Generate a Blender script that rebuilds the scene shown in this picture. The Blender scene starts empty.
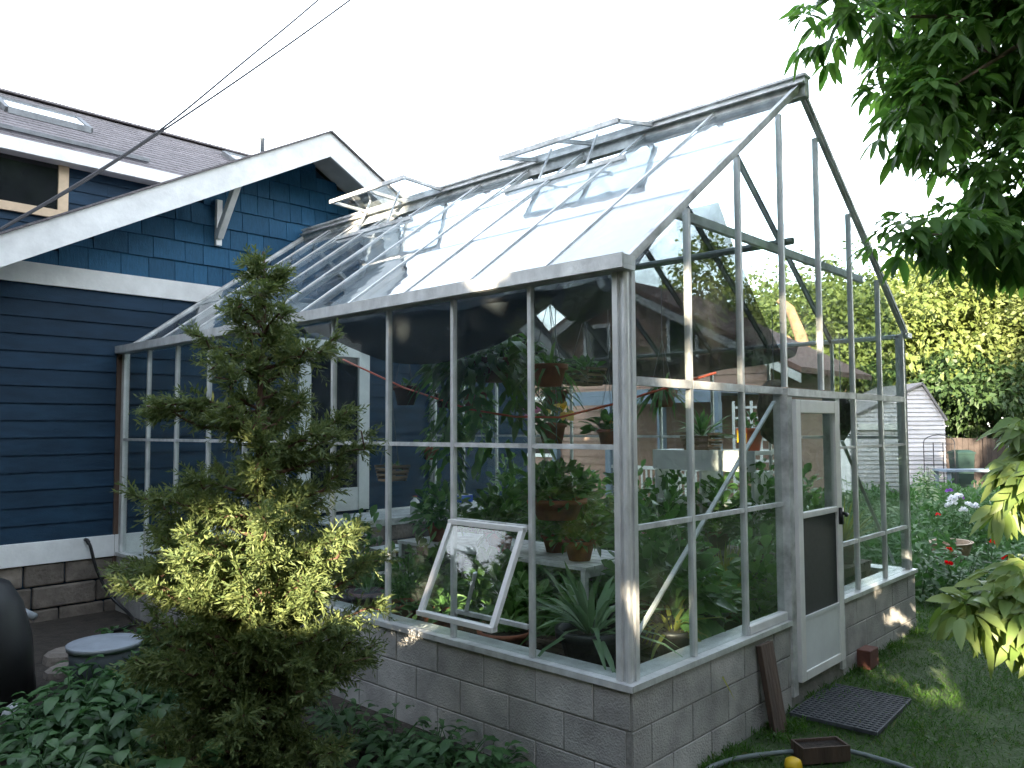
import bpy, math, random
import numpy as np
from mathutils import Vector, Matrix

# ------------------------------------------------------------------ camera, sky, sun, exposure
sc = bpy.context.scene
COL = sc.collection
cam_d = bpy.data.cameras.new("camera"); cam = bpy.data.objects.new("camera", cam_d); COL.objects.link(cam)
cam_d.sensor_width = 36.0; cam_d.lens = 28.17; cam_d.clip_start = 0.05; cam_d.clip_end = 800
_R = Vector((0.68402485, -0.72944407, -0.0046206)); _U = Vector((-0.0370395, -0.04105794, 0.99846999))
_F = Vector((0.72851773, 0.68280714, 0.0551029))
cam.matrix_world = Matrix(((_R.x, _U.x, -_F.x, -3.3733), (_R.y, _U.y, -_F.y, -2.3674), (_R.z, _U.z, -_F.z, 1.8698), (0, 0, 0, 1)))
sc.camera = cam

SUN_EL = math.radians(17.0)
SUN_H = Vector((-0.90, -0.436, 0)).normalized()                    # towards the sun, level
SUN_DIR = Vector((SUN_H.x * math.cos(SUN_EL), SUN_H.y * math.cos(SUN_EL), math.sin(SUN_EL)))
w = bpy.data.worlds.new("World"); sc.world = w; w.use_nodes = True
nt = w.node_tree; bg = nt.nodes["Background"]
sky = nt.nodes.new("ShaderNodeTexSky"); sky.sky_type = 'NISHITA'; sky.sun_disc = False
sky.sun_elevation = SUN_EL; sky.sun_rotation = math.atan2(SUN_H.x, SUN_H.y)
sky.air_density = 1.0; sky.dust_density = 1.0; sky.ozone_density = 1.0
# thin bright haze over the clear sky, whitest towards the horizon
_tc = nt.nodes.new("ShaderNodeTexCoord"); _sp = nt.nodes.new("ShaderNodeSeparateXYZ"); nt.links.new(_tc.outputs["Generated"], _sp.inputs[0])
_mr = nt.nodes.new("ShaderNodeMapRange"); _mr.inputs["From Min"].default_value = 0.0; _mr.inputs["From Max"].default_value = 0.95
_mr.inputs["To Min"].default_value = 10.0; _mr.inputs["To Max"].default_value = 0.6; nt.links.new(_sp.outputs[2], _mr.inputs["Value"])
_cb = nt.nodes.new("ShaderNodeVectorMath"); _cb.operation = 'SCALE'; _cb.inputs[0].default_value = (1.0, 0.99, 0.96); nt.links.new(_mr.outputs[0], _cb.inputs["Scale"])
_ad = nt.nodes.new("ShaderNodeVectorMath"); _ad.operation = 'ADD'; nt.links.new(sky.outputs[0], _ad.inputs[0]); nt.links.new(_cb.outputs[0], _ad.inputs[1])
nt.links.new(_ad.outputs[0], bg.inputs[0]); bg.inputs[1].default_value = 0.10
sl = bpy.data.lights.new("sun", 'SUN'); so = bpy.data.objects.new("sun", sl); COL.objects.link(so)
sl.energy = 5.0; sl.angle = math.radians(0.5); sl.color = (1.0, 0.84, 0.62)
so.rotation_euler = (-SUN_DIR).to_track_quat('-Z', 'Y').to_euler(); so.location = (-20, -10, 20)
sc.view_settings.view_transform = 'Standard'; sc.view_settings.look = 'None'
sc.view_settings.exposure = 2.85; sc.view_settings.gamma = 1.0
sc.view_settings.use_curve_mapping = False
sc.render.engine = 'CYCLES'
sc.cycles.max_bounces = 10; sc.cycles.transparent_max_bounces = 40; sc.cycles.use_denoising = True
sc.cycles.caustics_reflective = False; sc.cycles.caustics_refractive = False

random.seed(7)
rng = np.random.default_rng(7)
S, EV, AP = 0.60, 2.696, 4.285            # sill, eave and apex heights of the greenhouse
BL, BW = 0.644, 0.62                      # bay along the long wall, bay across the gable
LEN, WID = 10 * BL, 7 * BW

# ------------------------------------------------------------------ materials
def mat(name, col, rough=0.6, var=0.2, scale=6.0, bump=0.0, bscale=None, metal=0.0, island=0.0, spec=0.5, col2=None, stretch=None):
    m = bpy.data.materials.new(name); m.use_nodes = True
    n = m.node_tree.nodes; l = m.node_tree.links; p = n["Principled BSDF"]
    p.inputs["Roughness"].default_value = rough; p.inputs["Metallic"].default_value = metal
    p.inputs["Specular IOR Level"].default_value = spec
    tc = n.new("ShaderNodeTexCoord"); src = tc.outputs["Object"]
    if stretch:
        mp = n.new("ShaderNodeMapping"); mp.inputs["Scale"].default_value = stretch; l.new(src, mp.inputs["Vector"]); src = mp.outputs[0]
    no = n.new("ShaderNodeTexNoise"); no.inputs["Scale"].default_value = scale; no.inputs["Detail"].default_value = 6; no.inputs["Roughness"].default_value = 0.62
    l.new(src, no.inputs["Vector"])
    rp = n.new("ShaderNodeValToRGB"); rp.color_ramp.elements[0].position = 0.3; rp.color_ramp.elements[1].position = 0.7
    c2 = col2 or col
    rp.color_ramp.elements[0].color = tuple(max(0, c * (1 - var)) for c in col) + (1,)
    rp.color_ramp.elements[1].color = tuple(min(1, c * (1 + var)) for c in c2) + (1,)
    l.new(no.outputs["Fac"], rp.inputs[0]); out = rp.outputs[0]
    if island:
        ge = n.new("ShaderNodeNewGeometry"); mr = n.new("ShaderNodeMapRange")
        mr.inputs["To Min"].default_value = 1 - island; mr.inputs["To Max"].default_value = 1 + island
        l.new(ge.outputs["Random Per Island"], mr.inputs["Value"])
        hs = n.new("ShaderNodeHueSaturation"); l.new(mr.outputs[0], hs.inputs["Value"]); l.new(out, hs.inputs["Color"]); out = hs.outputs[0]
    l.new(out, p.inputs["Base Color"])
    if bump:
        b2 = n.new("ShaderNodeTexNoise"); b2.inputs["Scale"].default_value = bscale or scale * 5; b2.inputs["Detail"].default_value = 5
        l.new(src, b2.inputs["Vector"]); bp = n.new("ShaderNodeBump"); bp.inputs["Strength"].default_value = bump; bp.inputs["Distance"].default_value = 0.02
        l.new(b2.outputs["Fac"], bp.inputs["Height"]); l.new(bp.outputs[0], p.inputs["Normal"])
    return m

def leafmat(name, ca, cb, trans=0.35, rough=0.45, cc=None):
    m = bpy.data.materials.new(name); m.use_nodes = True
    n = m.node_tree.nodes; l = m.node_tree.links; p = n["Principled BSDF"]
    ge = n.new("ShaderNodeNewGeometry"); rp = n.new("ShaderNodeValToRGB")
    rp.color_ramp.elements[0].color = ca + (1,); rp.color_ramp.elements[1].color = cb + (1,)
    if cc:
        e = rp.color_ramp.elements.new(0.94); e.color = cb + (1,); rp.color_ramp.elements[2].color = cc + (1,)
    l.new(ge.outputs["Random Per Island"], rp.inputs[0]); l.new(rp.outputs[0], p.inputs["Base Color"])
    p.inputs["Roughness"].default_value = rough; p.inputs["Specular IOR Level"].default_value = 0.35
    tr = n.new("ShaderNodeBsdfTranslucent"); hs = n.new("ShaderNodeHueSaturation"); hs.inputs["Saturation"].default_value = 1.15; hs.inputs["Value"].default_value = 1.5
    l.new(rp.outputs[0], hs.inputs["Color"]); l.new(hs.outputs[0], tr.inputs["Color"])
    mx = n.new("ShaderNodeMixShader"); mx.inputs[0].default_value = trans
    l.new(p.outputs[0], mx.inputs[1]); l.new(tr.outputs[0], mx.inputs[2]); l.new(mx.outputs[0], n["Material Output"].inputs["Surface"])
    return m

def glassmat(name, tint=(0.93, 0.96, 0.95), dirt=0.04, wave=0.25, dirtcol=(0.55, 0.57, 0.55)):
    m = bpy.data.materials.new(name); m.use_nodes = True
    n = m.node_tree.nodes; l = m.node_tree.links; n.remove(n["Principled BSDF"])
    tc = n.new("ShaderNodeTexCoord")
    no = n.new("ShaderNodeTexNoise"); no.inputs["Scale"].default_value = 2.2; no.inputs["Detail"].default_value = 2; l.new(tc.outputs["Object"], no.inputs["Vector"])
    bp = n.new("ShaderNodeBump"); bp.inputs["Strength"].default_value = wave; bp.inputs["Distance"].default_value = 0.02; l.new(no.outputs["Fac"], bp.inputs["Height"])
    ge = n.new("ShaderNodeNewGeometry"); mr = n.new("ShaderNodeMapRange")
    mr.inputs["To Min"].default_value = 1.5; mr.inputs["To Max"].default_value = 1 / 1.5; l.new(ge.outputs["Backfacing"], mr.inputs["Value"])
    fr = n.new("ShaderNodeFresnel"); l.new(mr.outputs[0], fr.inputs["IOR"])
    tr = n.new("ShaderNodeBsdfTransparent"); tr.inputs[0].default_value = tint + (1,)
    gl = n.new("ShaderNodeBsdfGlossy"); gl.inputs["Roughness"].default_value = 0.02; l.new(bp.outputs[0], gl.inputs["Normal"])
    mx = n.new("ShaderNodeMixShader"); l.new(fr.outputs[0], mx.inputs[0]); l.new(tr.outputs[0], mx.inputs[1]); l.new(gl.outputs[0], mx.inputs[2])
    df = n.new("ShaderNodeBsdfDiffuse"); df.inputs[0].default_value = dirtcol + (1,)
    n2 = n.new("ShaderNodeTexNoise"); n2.inputs["Scale"].default_value = 5; n2.inputs["Detail"].default_value = 8; n2.inputs["Roughness"].default_value = 0.7; l.new(tc.outputs["Object"], n2.inputs["Vector"])
    m2 = n.new("ShaderNodeMapRange"); m2.inputs["From Min"].default_value = 0.42; m2.inputs["From Max"].default_value = 0.8
    m2.inputs["To Min"].default_value = dirt * 0.3; m2.inputs["To Max"].default_value = dirt * 3; l.new(n2.outputs["Fac"], m2.inputs["Value"])
    mx2 = n.new("ShaderNodeMixShader"); l.new(m2.outputs[0], mx2.inputs[0]); l.new(mx.outputs[0], mx2.inputs[1]); l.new(df.outputs[0], mx2.inputs[2])
    l.new(mx2.outputs[0], n["Material Output"].inputs["Surface"])
    return m

def netmat(name, col, open_):
    m = bpy.data.materials.new(name); m.use_nodes = True
    n = m.node_tree.nodes; l = m.node_tree.links; p = n["Principled BSDF"]
    p.inputs["Base Color"].default_value = col + (1,); p.inputs["Roughness"].default_value = 0.8
    tr = n.new("ShaderNodeBsdfTransparent"); mx = n.new("ShaderNodeMixShader")
    tc = n.new("ShaderNodeTexCoord"); no = n.new("ShaderNodeTexNoise"); no.inputs["Scale"].default_value = 3; no.inputs["Detail"].default_value = 5; l.new(tc.outputs["Object"], no.inputs["Vector"])
    mr = n.new("ShaderNodeMapRange"); mr.inputs["To Min"].default_value = open_ - 0.2; mr.inputs["To Max"].default_value = open_ + 0.2; l.new(no.outputs["Fac"], mr.inputs["Value"])
    l.new(mr.outputs[0], mx.inputs[0]); l.new(p.outputs[0], mx.inputs[1]); l.new(tr.outputs[0], mx.inputs[2])
    l.new(mx.outputs[0], n["Material Output"].inputs["Surface"])
    return m

def gridmat(name, col, sx, sy, bar, open_=True):          # a woven screen: fine bars with holes, in object space
    m = netmat(name, col, 0.45); return m

def filmmat(name, col):
    m = bpy.data.materials.new(name); m.use_nodes = True
    n = m.node_tree.nodes; l = m.node_tree.links; p = n["Principled BSDF"]; p.inputs["Base Color"].default_value = col + (1,); p.inputs["Roughness"].default_value = 0.4
    tl = n.new("ShaderNodeBsdfTranslucent"); tl.inputs[0].default_value = col + (1,); mx = n.new("ShaderNodeMixShader"); mx.inputs[0].default_value = 0.5
    l.new(p.outputs[0], mx.inputs[1]); l.new(tl.outputs[0], mx.inputs[2])
    tr = n.new("ShaderNodeBsdfTransparent"); m2 = n.new("ShaderNodeMixShader"); m2.inputs[0].default_value = 0.10
    l.new(mx.outputs[0], m2.inputs[1]); l.new(tr.outputs[0], m2.inputs[2]); l.new(m2.outputs[0], n["Material Output"].inputs["Surface"])
    return m
M = dict(
    film=filmmat('sky_white_film', (0.93, 0.955, 0.95)),
    alu=mat('aluminium', (0.66, 0.67, 0.665), 0.42, 0.22, 9, 0.15, 60, metal=0.35, stretch=(1, 1, 0.5)),
    alu2=mat('weathered_aluminium', (0.60, 0.61, 0.605), 0.55, 0.4, 7, 0.2, 50, metal=0.25),
    aludark=mat('dark_aluminium', (0.16, 0.17, 0.18), 0.6, 0.3, 8, metal=0.3),
    white=mat('white_paint', (0.72, 0.72, 0.70), 0.5, 0.1, 5, 0.08, 40),
    kick=mat('white_door_panel', (0.66, 0.69, 0.70), 0.45, 0.08, 4, 0.05),
    trim=mat('white_trim_paint', (0.78, 0.79, 0.78), 0.55, 0.14, 4, 0.1, 30),
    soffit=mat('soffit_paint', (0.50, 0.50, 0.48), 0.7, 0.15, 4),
    tan=mat('tan_window_paint', (0.55, 0.42, 0.28), 0.55, 0.15, 6),
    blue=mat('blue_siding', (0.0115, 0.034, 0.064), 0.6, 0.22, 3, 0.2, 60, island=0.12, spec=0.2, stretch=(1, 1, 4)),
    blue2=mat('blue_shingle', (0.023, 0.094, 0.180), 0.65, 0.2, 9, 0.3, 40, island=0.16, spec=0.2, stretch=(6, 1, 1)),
    roof=mat('asphalt_shingle', (0.155, 0.142, 0.148), 0.9, 0.3, 20, 0.6, 90, island=0.15),
    stone=mat('foundation_stone', (0.17, 0.145, 0.12), 0.9, 0.35, 6, 0.8, 25, island=0.25),
    block=mat('concrete_block', (0.355, 0.348, 0.33), 0.92, 0.32, 3.5, 0.5, 90, island=0.14),
    mortar=mat('mortar', (0.21, 0.205, 0.19), 0.95, 0.25, 12, 0.4),
    glass=glassmat('window_glass', dirt=0.012),
    rglass=glassmat('roof_glass', (0.86, 0.90, 0.92), 0.05, 0.12, (0.62, 0.65, 0.66)),
    darkglass=mat('dark_house_glass', (0.012, 0.014, 0.016), 0.06, 0.3, 2, spec=0.6),
    net=netmat('shade_net', (0.045, 0.050, 0.060), 0.28),
    net2=netmat('black_shade_net', (0.020, 0.022, 0.026), 0.42),
    screen=mat('dark_screen', (0.028, 0.031, 0.033), 0.55, 0.2, 30),
    black=mat('black_plastic', (0.015, 0.015, 0.016), 0.45, 0.2, 8),
    dkgreen=mat('green_hose_rubber', (0.13, 0.16, 0.155), 0.45, 0.2, 8),
    terra=mat('terracotta', (0.30, 0.10, 0.055), 0.85, 0.3, 8, 0.2, 40),
    terra2=mat('dark_terracotta', (0.13, 0.05, 0.035), 0.85, 0.3, 8, 0.2, 40),
    orange=mat('orange_plastic', (0.60, 0.13, 0.045), 0.5, 0.15, 5),
    cord=mat('orange_cord', (0.75, 0.12, 0.06), 0.5, 0.1, 5),
    wood=mat('weathered_board', (0.085, 0.055, 0.04), 0.85, 0.4, 6, 0.5, 40, stretch=(1, 1, 0.15)),
    woodlt=mat('pale_wood', (0.33, 0.25, 0.17), 0.8, 0.3, 8, 0.3, stretch=(0.3, 1, 1)),
    slat=mat('basket_slats', (0.22, 0.15, 0.09), 0.8, 0.3, 9, island=0.2),
    bark=mat('tree_bark', (0.13, 0.095, 0.07), 0.95, 0.4, 10, 0.8, 30, stretch=(1, 1, 0.25)),
    barklit=mat('sunlit_orange_bark', (0.36, 0.20, 0.11), 0.95, 0.3, 6, 0.6, 20),  # bark with the warm sunlight put into its colour
    cedarbark=mat('reddish_cedar_bark', (0.085, 0.045, 0.030), 0.95, 0.4, 12, 0.7, 40, stretch=(1, 1, 0.2)),
    grey=mat('galvanised_lid', (0.33, 0.36, 0.39), 0.5, 0.2, 6, 0.15, metal=0.3),
    greybin=mat('grey_bin_body', (0.13, 0.15, 0.17), 0.55, 0.2, 6),
    binegreen=mat('dark_green_plastic', (0.010, 0.030, 0.025), 0.5, 0.2, 6),
    greyball=mat('dirty_white_plastic', (0.42, 0.43, 0.43), 0.6, 0.25, 8),
    yellow=mat('yellow_plastic', (0.78, 0.50, 0.02), 0.45, 0.1, 5),
    rubber=mat('door_mat_rubber', (0.055, 0.060, 0.070), 0.7, 0.3, 12),
    wire=mat('black_cable', (0.03, 0.03, 0.035), 0.6, 0.1, 5),
    shed=mat('grey_shed_siding', (0.56, 0.55, 0.57), 0.7, 0.1, 3, 0.1, island=0.05),
    shedroof=mat('grey_shed_roof', (0.20, 0.19, 0.19), 0.9, 0.2, 8),
    brown=mat('brown_house_siding', (0.27, 0.17, 0.13), 0.75, 0.15, 4, 0.1, island=0.08),
    brownroof=mat('brown_roof', (0.15, 0.08, 0.065), 0.9, 0.25, 10, 0.3),
    redroof=mat('orange_tile_roof', (0.42, 0.19, 0.11), 0.85, 0.25, 8),
    fence=mat('dark_fence_board', (0.045, 0.034, 0.03), 0.85, 0.3, 8, 0.3, island=0.2),
    greyblue=mat('greyblue_porch_paint', (0.16, 0.21, 0.27), 0.6, 0.15, 5),
    soil=mat('potting_soil', (0.03, 0.022, 0.016), 1.0, 0.5, 30, 0.8),
    bluep=mat('blue_label_plastic', (0.04, 0.12, 0.55), 0.4, 0.15, 6),
    redp=mat('red_plastic', (0.45, 0.03, 0.03), 0.4, 0.1, 5),
    petalr=leafmat('red_petal', (0.65, 0.01, 0.02), (0.80, 0.03, 0.03), 0.3),
    petalw=leafmat('white_petal', (0.75, 0.75, 0.78), (0.85, 0.85, 0.85), 0.3),
    petalp=leafmat('purple_petal', (0.28, 0.10, 0.45), (0.45, 0.25, 0.60), 0.3),
    petalk=leafmat('pink_petal', (0.75, 0.22, 0.42), (0.80, 0.42, 0.55), 0.3),
    petaly=leafmat('yellow_petal', (0.80, 0.52, 0.12), (0.85, 0.70, 0.30), 0.3),
    cedar=leafmat('cedar_spray', (0.075, 0.115, 0.042), (0.160, 0.195, 0.065), 0.25, 0.6),
    broadlit=leafmat('sunlit_broad_leaf', (0.110, 0.180, 0.045), (0.210, 0.270, 0.085), 0.35, 0.4),  # leaf of the same tree, sun brightness put into its colour
    broad=leafmat('broad_leaf', (0.058, 0.130, 0.034), (0.110, 0.195, 0.050), 0.5, 0.38, None),
    hosta=leafmat('hosta_leaf', (0.036, 0.090, 0.030), (0.070, 0.150, 0.050), 0.25, 0.45),
    indoor=leafmat('dark_pot_leaf', (0.055, 0.125, 0.038), (0.110, 0.210, 0.062), 0.38, 0.35),
    indoor2=leafmat('light_pot_leaf', (0.090, 0.180, 0.055), (0.160, 0.270, 0.090), 0.35, 0.4),
    yelleaf=leafmat('yellow_green_leaf', (0.18, 0.22, 0.045), (0.30, 0.30, 0.07), 0.4, 0.4),
    aloe=leafmat('aloe_leaf', (0.12, 0.21, 0.10), (0.18, 0.28, 0.14), 0.2, 0.4),
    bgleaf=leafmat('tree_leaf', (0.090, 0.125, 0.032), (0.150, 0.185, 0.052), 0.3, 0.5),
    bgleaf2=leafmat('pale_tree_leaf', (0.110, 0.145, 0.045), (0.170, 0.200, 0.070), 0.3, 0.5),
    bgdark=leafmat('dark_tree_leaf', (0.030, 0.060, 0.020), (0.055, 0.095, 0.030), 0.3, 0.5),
    garden=leafmat('garden_leaf', (0.050, 0.120, 0.035), (0.085, 0.175, 0.055), 0.3, 0.5),
    palegreen=leafmat('variegated_leaf', (0.20, 0.28, 0.14), (0.42, 0.48, 0.32), 0.3, 0.5),
    grass=leafmat('grass_blade', (0.034, 0.095, 0.014), (0.066, 0.145, 0.024), 0.3, 0.5, (0.16, 0.15, 0.06)),
)

# ------------------------------------------------------------------ mesh helpers
class MB:
    def __init__(s): s.v = []; s.f = []
    def add(s, vs, fs):
        o = len(s.v); s.v.extend([tuple(x) for x in vs]); s.f.extend([tuple(i + o for i in q) for q in fs]); return s
    def box(s, x0, y0, z0, x1, y1, z1):
        x0, x1 = min(x0, x1), max(x0, x1); y0, y1 = min(y0, y1), max(y0, y1); z0, z1 = min(z0, z1), max(z0, z1)
        return s.add([(x0, y0, z0), (x1, y0, z0), (x1, y1, z0), (x0, y1, z0), (x0, y0, z1), (x1, y0, z1), (x1, y1, z1), (x0, y1, z1)],
                     [(0, 3, 2, 1), (4, 5, 6, 7), (0, 1, 5, 4), (1, 2, 6, 5), (2, 3, 7, 6), (3, 0, 4, 7)])
    def beam(s, a, b, w_, h, up=(0, 0, 1), off=0.0):
        a = Vector(a); b = Vector(b); d = (b - a).normalized(); u = Vector(up)
        if abs(d.dot(u)) > 0.99: u = Vector((1, 0, 0))
        r = d.cross(u).normalized(); u = r.cross(d).normalized()
        a = a + u * off; b = b + u * off
        vs = []
        for p in (a, b):
            for (i, j) in ((-1, -1), (1, -1), (1, 1), (-1, 1)): vs.append(p + r * (i * w_ / 2) + u * (j * h / 2))
        return s.add(vs, [(0, 1, 2, 3), (7, 6, 5, 4), (0, 4, 5, 1), (1, 5, 6, 2), (2, 6, 7, 3), (3, 7, 4, 0)])
    def slab(s, quad, t):                  # a flat quad given thickness along its normal
        q = [Vector(p) for p in quad]; n = (q[1] - q[0]).cross(q[3] - q[0]).normalized() * t
        return s.add(q + [p + n for p in q], [(3, 2, 1, 0), (4, 5, 6, 7), (0, 1, 5, 4), (1, 2, 6, 5), (2, 3, 7, 6), (3, 0, 4, 7)])
    def prism(s, pts, d):                  # polygon extruded along d
        q = [Vector(p) for p in pts]; n = len(q); d = Vector(d)
        return s.add(q + [p + d for p in q], [tuple(range(n))[::-1], tuple(range(n, 2 * n))] + [(i, (i + 1) % n, n + (i + 1) % n, n + i) for i in range(n)])
    def tube(s, pts, rad, n=8):
        pts = [Vector(p) for p in pts]; k = len(pts)
        rad = rad if hasattr(rad, '__len__') else [rad] * k
        vs = []; prev = None
        for i, p in enumerate(pts):
            d = (pts[min(i + 1, k - 1)] - pts[max(i - 1, 0)]).normalized()
            if prev is None:
                r = d.cross(Vector((0, 0, 1)) if abs(d.z) < 0.9 else Vector((1, 0, 0))).normalized()
            else:
                r = (prev - d * prev.dot(d)).normalized()
            prev = r; u = d.cross(r)
            for j in range(n):
                a = 2 * math.pi * j / n; vs.append(p + (r * math.cos(a) + u * math.sin(a)) * rad[i])
        fs = [(i * n + j, i * n + (j + 1) % n, (i + 1) * n + (j + 1) % n, (i + 1) * n + j) for i in range(k - 1) for j in range(n)]
        fs.append(tuple(range(n))[::-1]); fs.append(tuple(range((k - 1) * n, k * n)))
        return s.add(vs, fs)
    def lathe(s, c, prof, n=20, sx=1.0, sy=1.0):     # prof: (r, z) pairs; closed both ends
        vs = []; k = len(prof)
        for r, z in prof:
            for j in range(n):
                a = 2 * math.pi * j / n; vs.append((c[0] + r * sx * math.cos(a), c[1] + r * sy * math.sin(a), c[2] + z))
        fs = [(i * n + j, i * n + (j + 1) % n, (i + 1) * n + (j + 1) % n, (i + 1) * n + j) for i in range(k - 1) for j in range(n)]
        fs.append(tuple(range(n))[::-1]); fs.append(tuple(range((k - 1) * n, k * n)))
        return s.add(vs, fs)
    def build(s, name, m, parent=None, smooth=False, bevel=0.0):
        me = bpy.data.meshes.new(name); me.from_pydata(s.v, [], s.f); me.update()
        return finish(name, me, m, parent, smooth, bevel)

def finish(name, me, m, parent=None, smooth=False, bevel=0.0):
    me.materials.append(m)
    if smooth: me.polygons.foreach_set('use_smooth', [True] * len(me.polygons))
    o = bpy.data.objects.new(name, me); COL.objects.link(o)
    if parent is not None: adopt(o, parent)
    if bevel:
        b = o.modifiers.new('bevel', 'BEVEL'); b.width = bevel; b.segments = 2; b.limit_method = 'ANGLE'
    return o

def wloc(o):
    return Vector(o['_base']) if '_base' in o else (wloc(o.parent) if o.parent else Vector((0, 0, 0)))
def adopt(o, parent):
    o.parent = parent
    if parent.type == 'EMPTY': o.matrix_parent_inverse = Matrix.Translation(-parent.location)

def tag(o, label, cat, group=None, kind=None):
    if label: o['label'] = label
    if cat: o['category'] = cat
    if group: o['group'] = group
    if kind: o['kind'] = kind
    return o
def thing(name, label, cat, loc, group=None):
    o = bpy.data.objects.new(name, None); COL.objects.link(o); o.location = loc; o.empty_display_size = 0.1
    return tag(o, label, cat, group)
def copy_thing(root, loc, rotz, scale, label=None):
    r = root.copy(); COL.objects.link(r); r.location = loc; r.rotation_euler = (0, 0, rotz); r.scale = (scale,) * 3
    if label: r['label'] = label
    def kids(src, dst):
        for ch in [o for o in src.children]:
            c = ch.copy(); COL.objects.link(c); c.parent = dst; kids(ch, c)
    kids(root, r)
    return r

def npmesh(name, V, F, m, parent=None, smooth=False):
    me = bpy.data.meshes.new(name); V = np.ascontiguousarray(V, np.float32); F = np.ascontiguousarray(F, np.int32)
    k = F.shape[1]; nf = len(F)
    me.vertices.add(len(V)); me.vertices.foreach_set('co', V.ravel())
    me.loops.add(nf * k); me.loops.foreach_set('vertex_index', F.ravel())
    me.polygons.add(nf); me.polygons.foreach_set('loop_start', np.arange(0, nf * k, k, dtype=np.int32))
    me.polygons.foreach_set('loop_total', np.full(nf, k, np.int32))
    me.update(calc_edges=True); me.validate()
    return finish(name, me, m, parent, smooth)

def unit(a): return a / np.maximum(np.linalg.norm(a, axis=-1, keepdims=True), 1e-9)

ST = {'ovate': ([0.28, 0.55, 0.82], [0.75, 1.0, 0.6]), 'strap': ([0.35, 0.7], [1.0, 0.75]), 'dia': ([0.45], [1.0])}
def leaves(P, D, N, L, Wd, droop=0.3, fold=0.25, kind='ovate'):
    """Leaf blades: base P, direction D, upper side N, lengths L, widths Wd (arrays). Returns V, F (triangles)."""
    ts, ws = ST[kind]; n = len(P); L = np.broadcast_to(L, n)[:, None]; Wd = np.broadcast_to(Wd, n)[:, None]; droop = np.broadcast_to(droop, n)[:, None]
    D = unit(D); Sd = unit(np.cross(D, N)); N = np.cross(Sd, D)
    def at(t): return P + D * L * t - np.array([0, 0, 1.0]) * (droop * L * t * t) 
    cols = [P]
    for t, wd in zip(ts, ws):
        c = at(t); e = Sd * (Wd * wd * 0.5); up = N * (Wd * wd * 0.5 * fold)
        cols += [c - e + up, c, c + e + up]
    cols.append(at(1.0)); V = np.stack(cols, 1); k = V.shape[1]; m = len(ts)
    F = [(0, 2, 1), (0, 3, 2)]
    for i in range(m - 1):
        a = 1 + 3 * i; b = a + 3
        F += [(a, a + 1, b), (a + 1, b + 1, b), (a + 1, a + 2, b + 1), (a + 2, b + 2, b + 1)]
    a = 1 + 3 * (m - 1); F += [(a, a + 1, k - 1), (a + 1, a + 2, k - 1)]
    F = np.array(F)[None] + (np.arange(n) * k)[:, None, None]
    return V.reshape(-1, 3), F.reshape(-1, 3)
def merge(parts):
    Vs, Fs, o = [], [], 0
    for V, F in parts: Vs.append(V); Fs.append(F + o); o += len(V)
    return np.concatenate(Vs), np.concatenate(Fs)

def rand_dirs(n): return unit(rng.normal(size=(n, 3)))
def blob_cloud(blobs, dens, L, aspect=0.55, droop=0.25, kind='dia', up=0.5, shell=0.55, clump=0, dropf=None):
    """Leaves through ellipsoids (cx,cy,cz,rx,ry,rz); clump > 0 gathers them in bunches with gaps between."""
    Ps, Ns = [], []
    for (cx, cy, cz, rx, ry, rz) in blobs:
        n = max(12, int(dens * (rx * ry + rx * rz + ry * rz)))
        if clump:
            nc = max(4, n // clump); c = rand_dirs(nc) * (shell + (1 - shell) * rng.random((nc, 1)) ** 0.6); c *= 1 + 0.22 * rng.normal(size=(nc, 1))
            idx = rng.integers(0, nc, n); q = c[idx] + rng.normal(size=(n, 3)) * 0.13 * (0.6 + rng.random((nc, 1))[idx])
        else:
            q = rand_dirs(n) * (shell + (1 - shell) * rng.random((n, 1))) * (1 + 0.12 * rng.normal(size=(n, 1)))
        Ps.append(q * np.array([rx, ry, rz]) + np.array([cx, cy, cz])); Ns.append(unit(q + 1e-6))
    P = np.concatenate(Ps); O = np.concatenate(Ns)
    if dropf is not None:
        k = dropf(P); P = P[k]; O = O[k]
    n = len(P); D = unit(O * 0.7 + rng.normal(size=(n, 3)) * 0.6 + np.array([0, 0, -0.15])); N = unit(np.array([0, 0, up]) + O * 0.5 + rng.normal(size=(n, 3)) * 0.45)
    Ls = L * (0.65 + 0.7 * rng.random(n))
    return leaves(P, D, N, Ls, Ls * aspect, droop, 0.25, kind)

def limbs(mb, base, top, tips, r0, bend=0.06, seg=6):
    base = Vector(base); top = Vector(top); pts = []; k = seg
    for i in range(k + 1):
        t = i / k; p = base.lerp(top, t)
        if 0 < i: p = p + Vector((random.uniform(-1, 1), random.uniform(-1, 1), 0)) * bend
        pts.append(p)
    mb.tube(pts, [r0 * (1.25 if i == 0 else 1 - 0.72 * i / k) for i in range(k + 1)], 8)
    for tp in tips:
        tp = Vector(tp); t = random.uniform(0.45, 0.95); i = min(k - 1, int(t * k)); s0 = pts[i].lerp(pts[i + 1], t * k - i)
        mid = s0.lerp(tp, 0.5) + Vector((random.uniform(-.1, .1), random.uniform(-.1, .1), 0.12)) * (tp - s0).length * 0.8
        r = r0 * (0.45 - 0.2 * t); mb.tube([s0, s0.lerp(mid, 0.55), mid, tp], [r, r * 0.75, r * 0.55, r * 0.15], 6)

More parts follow.
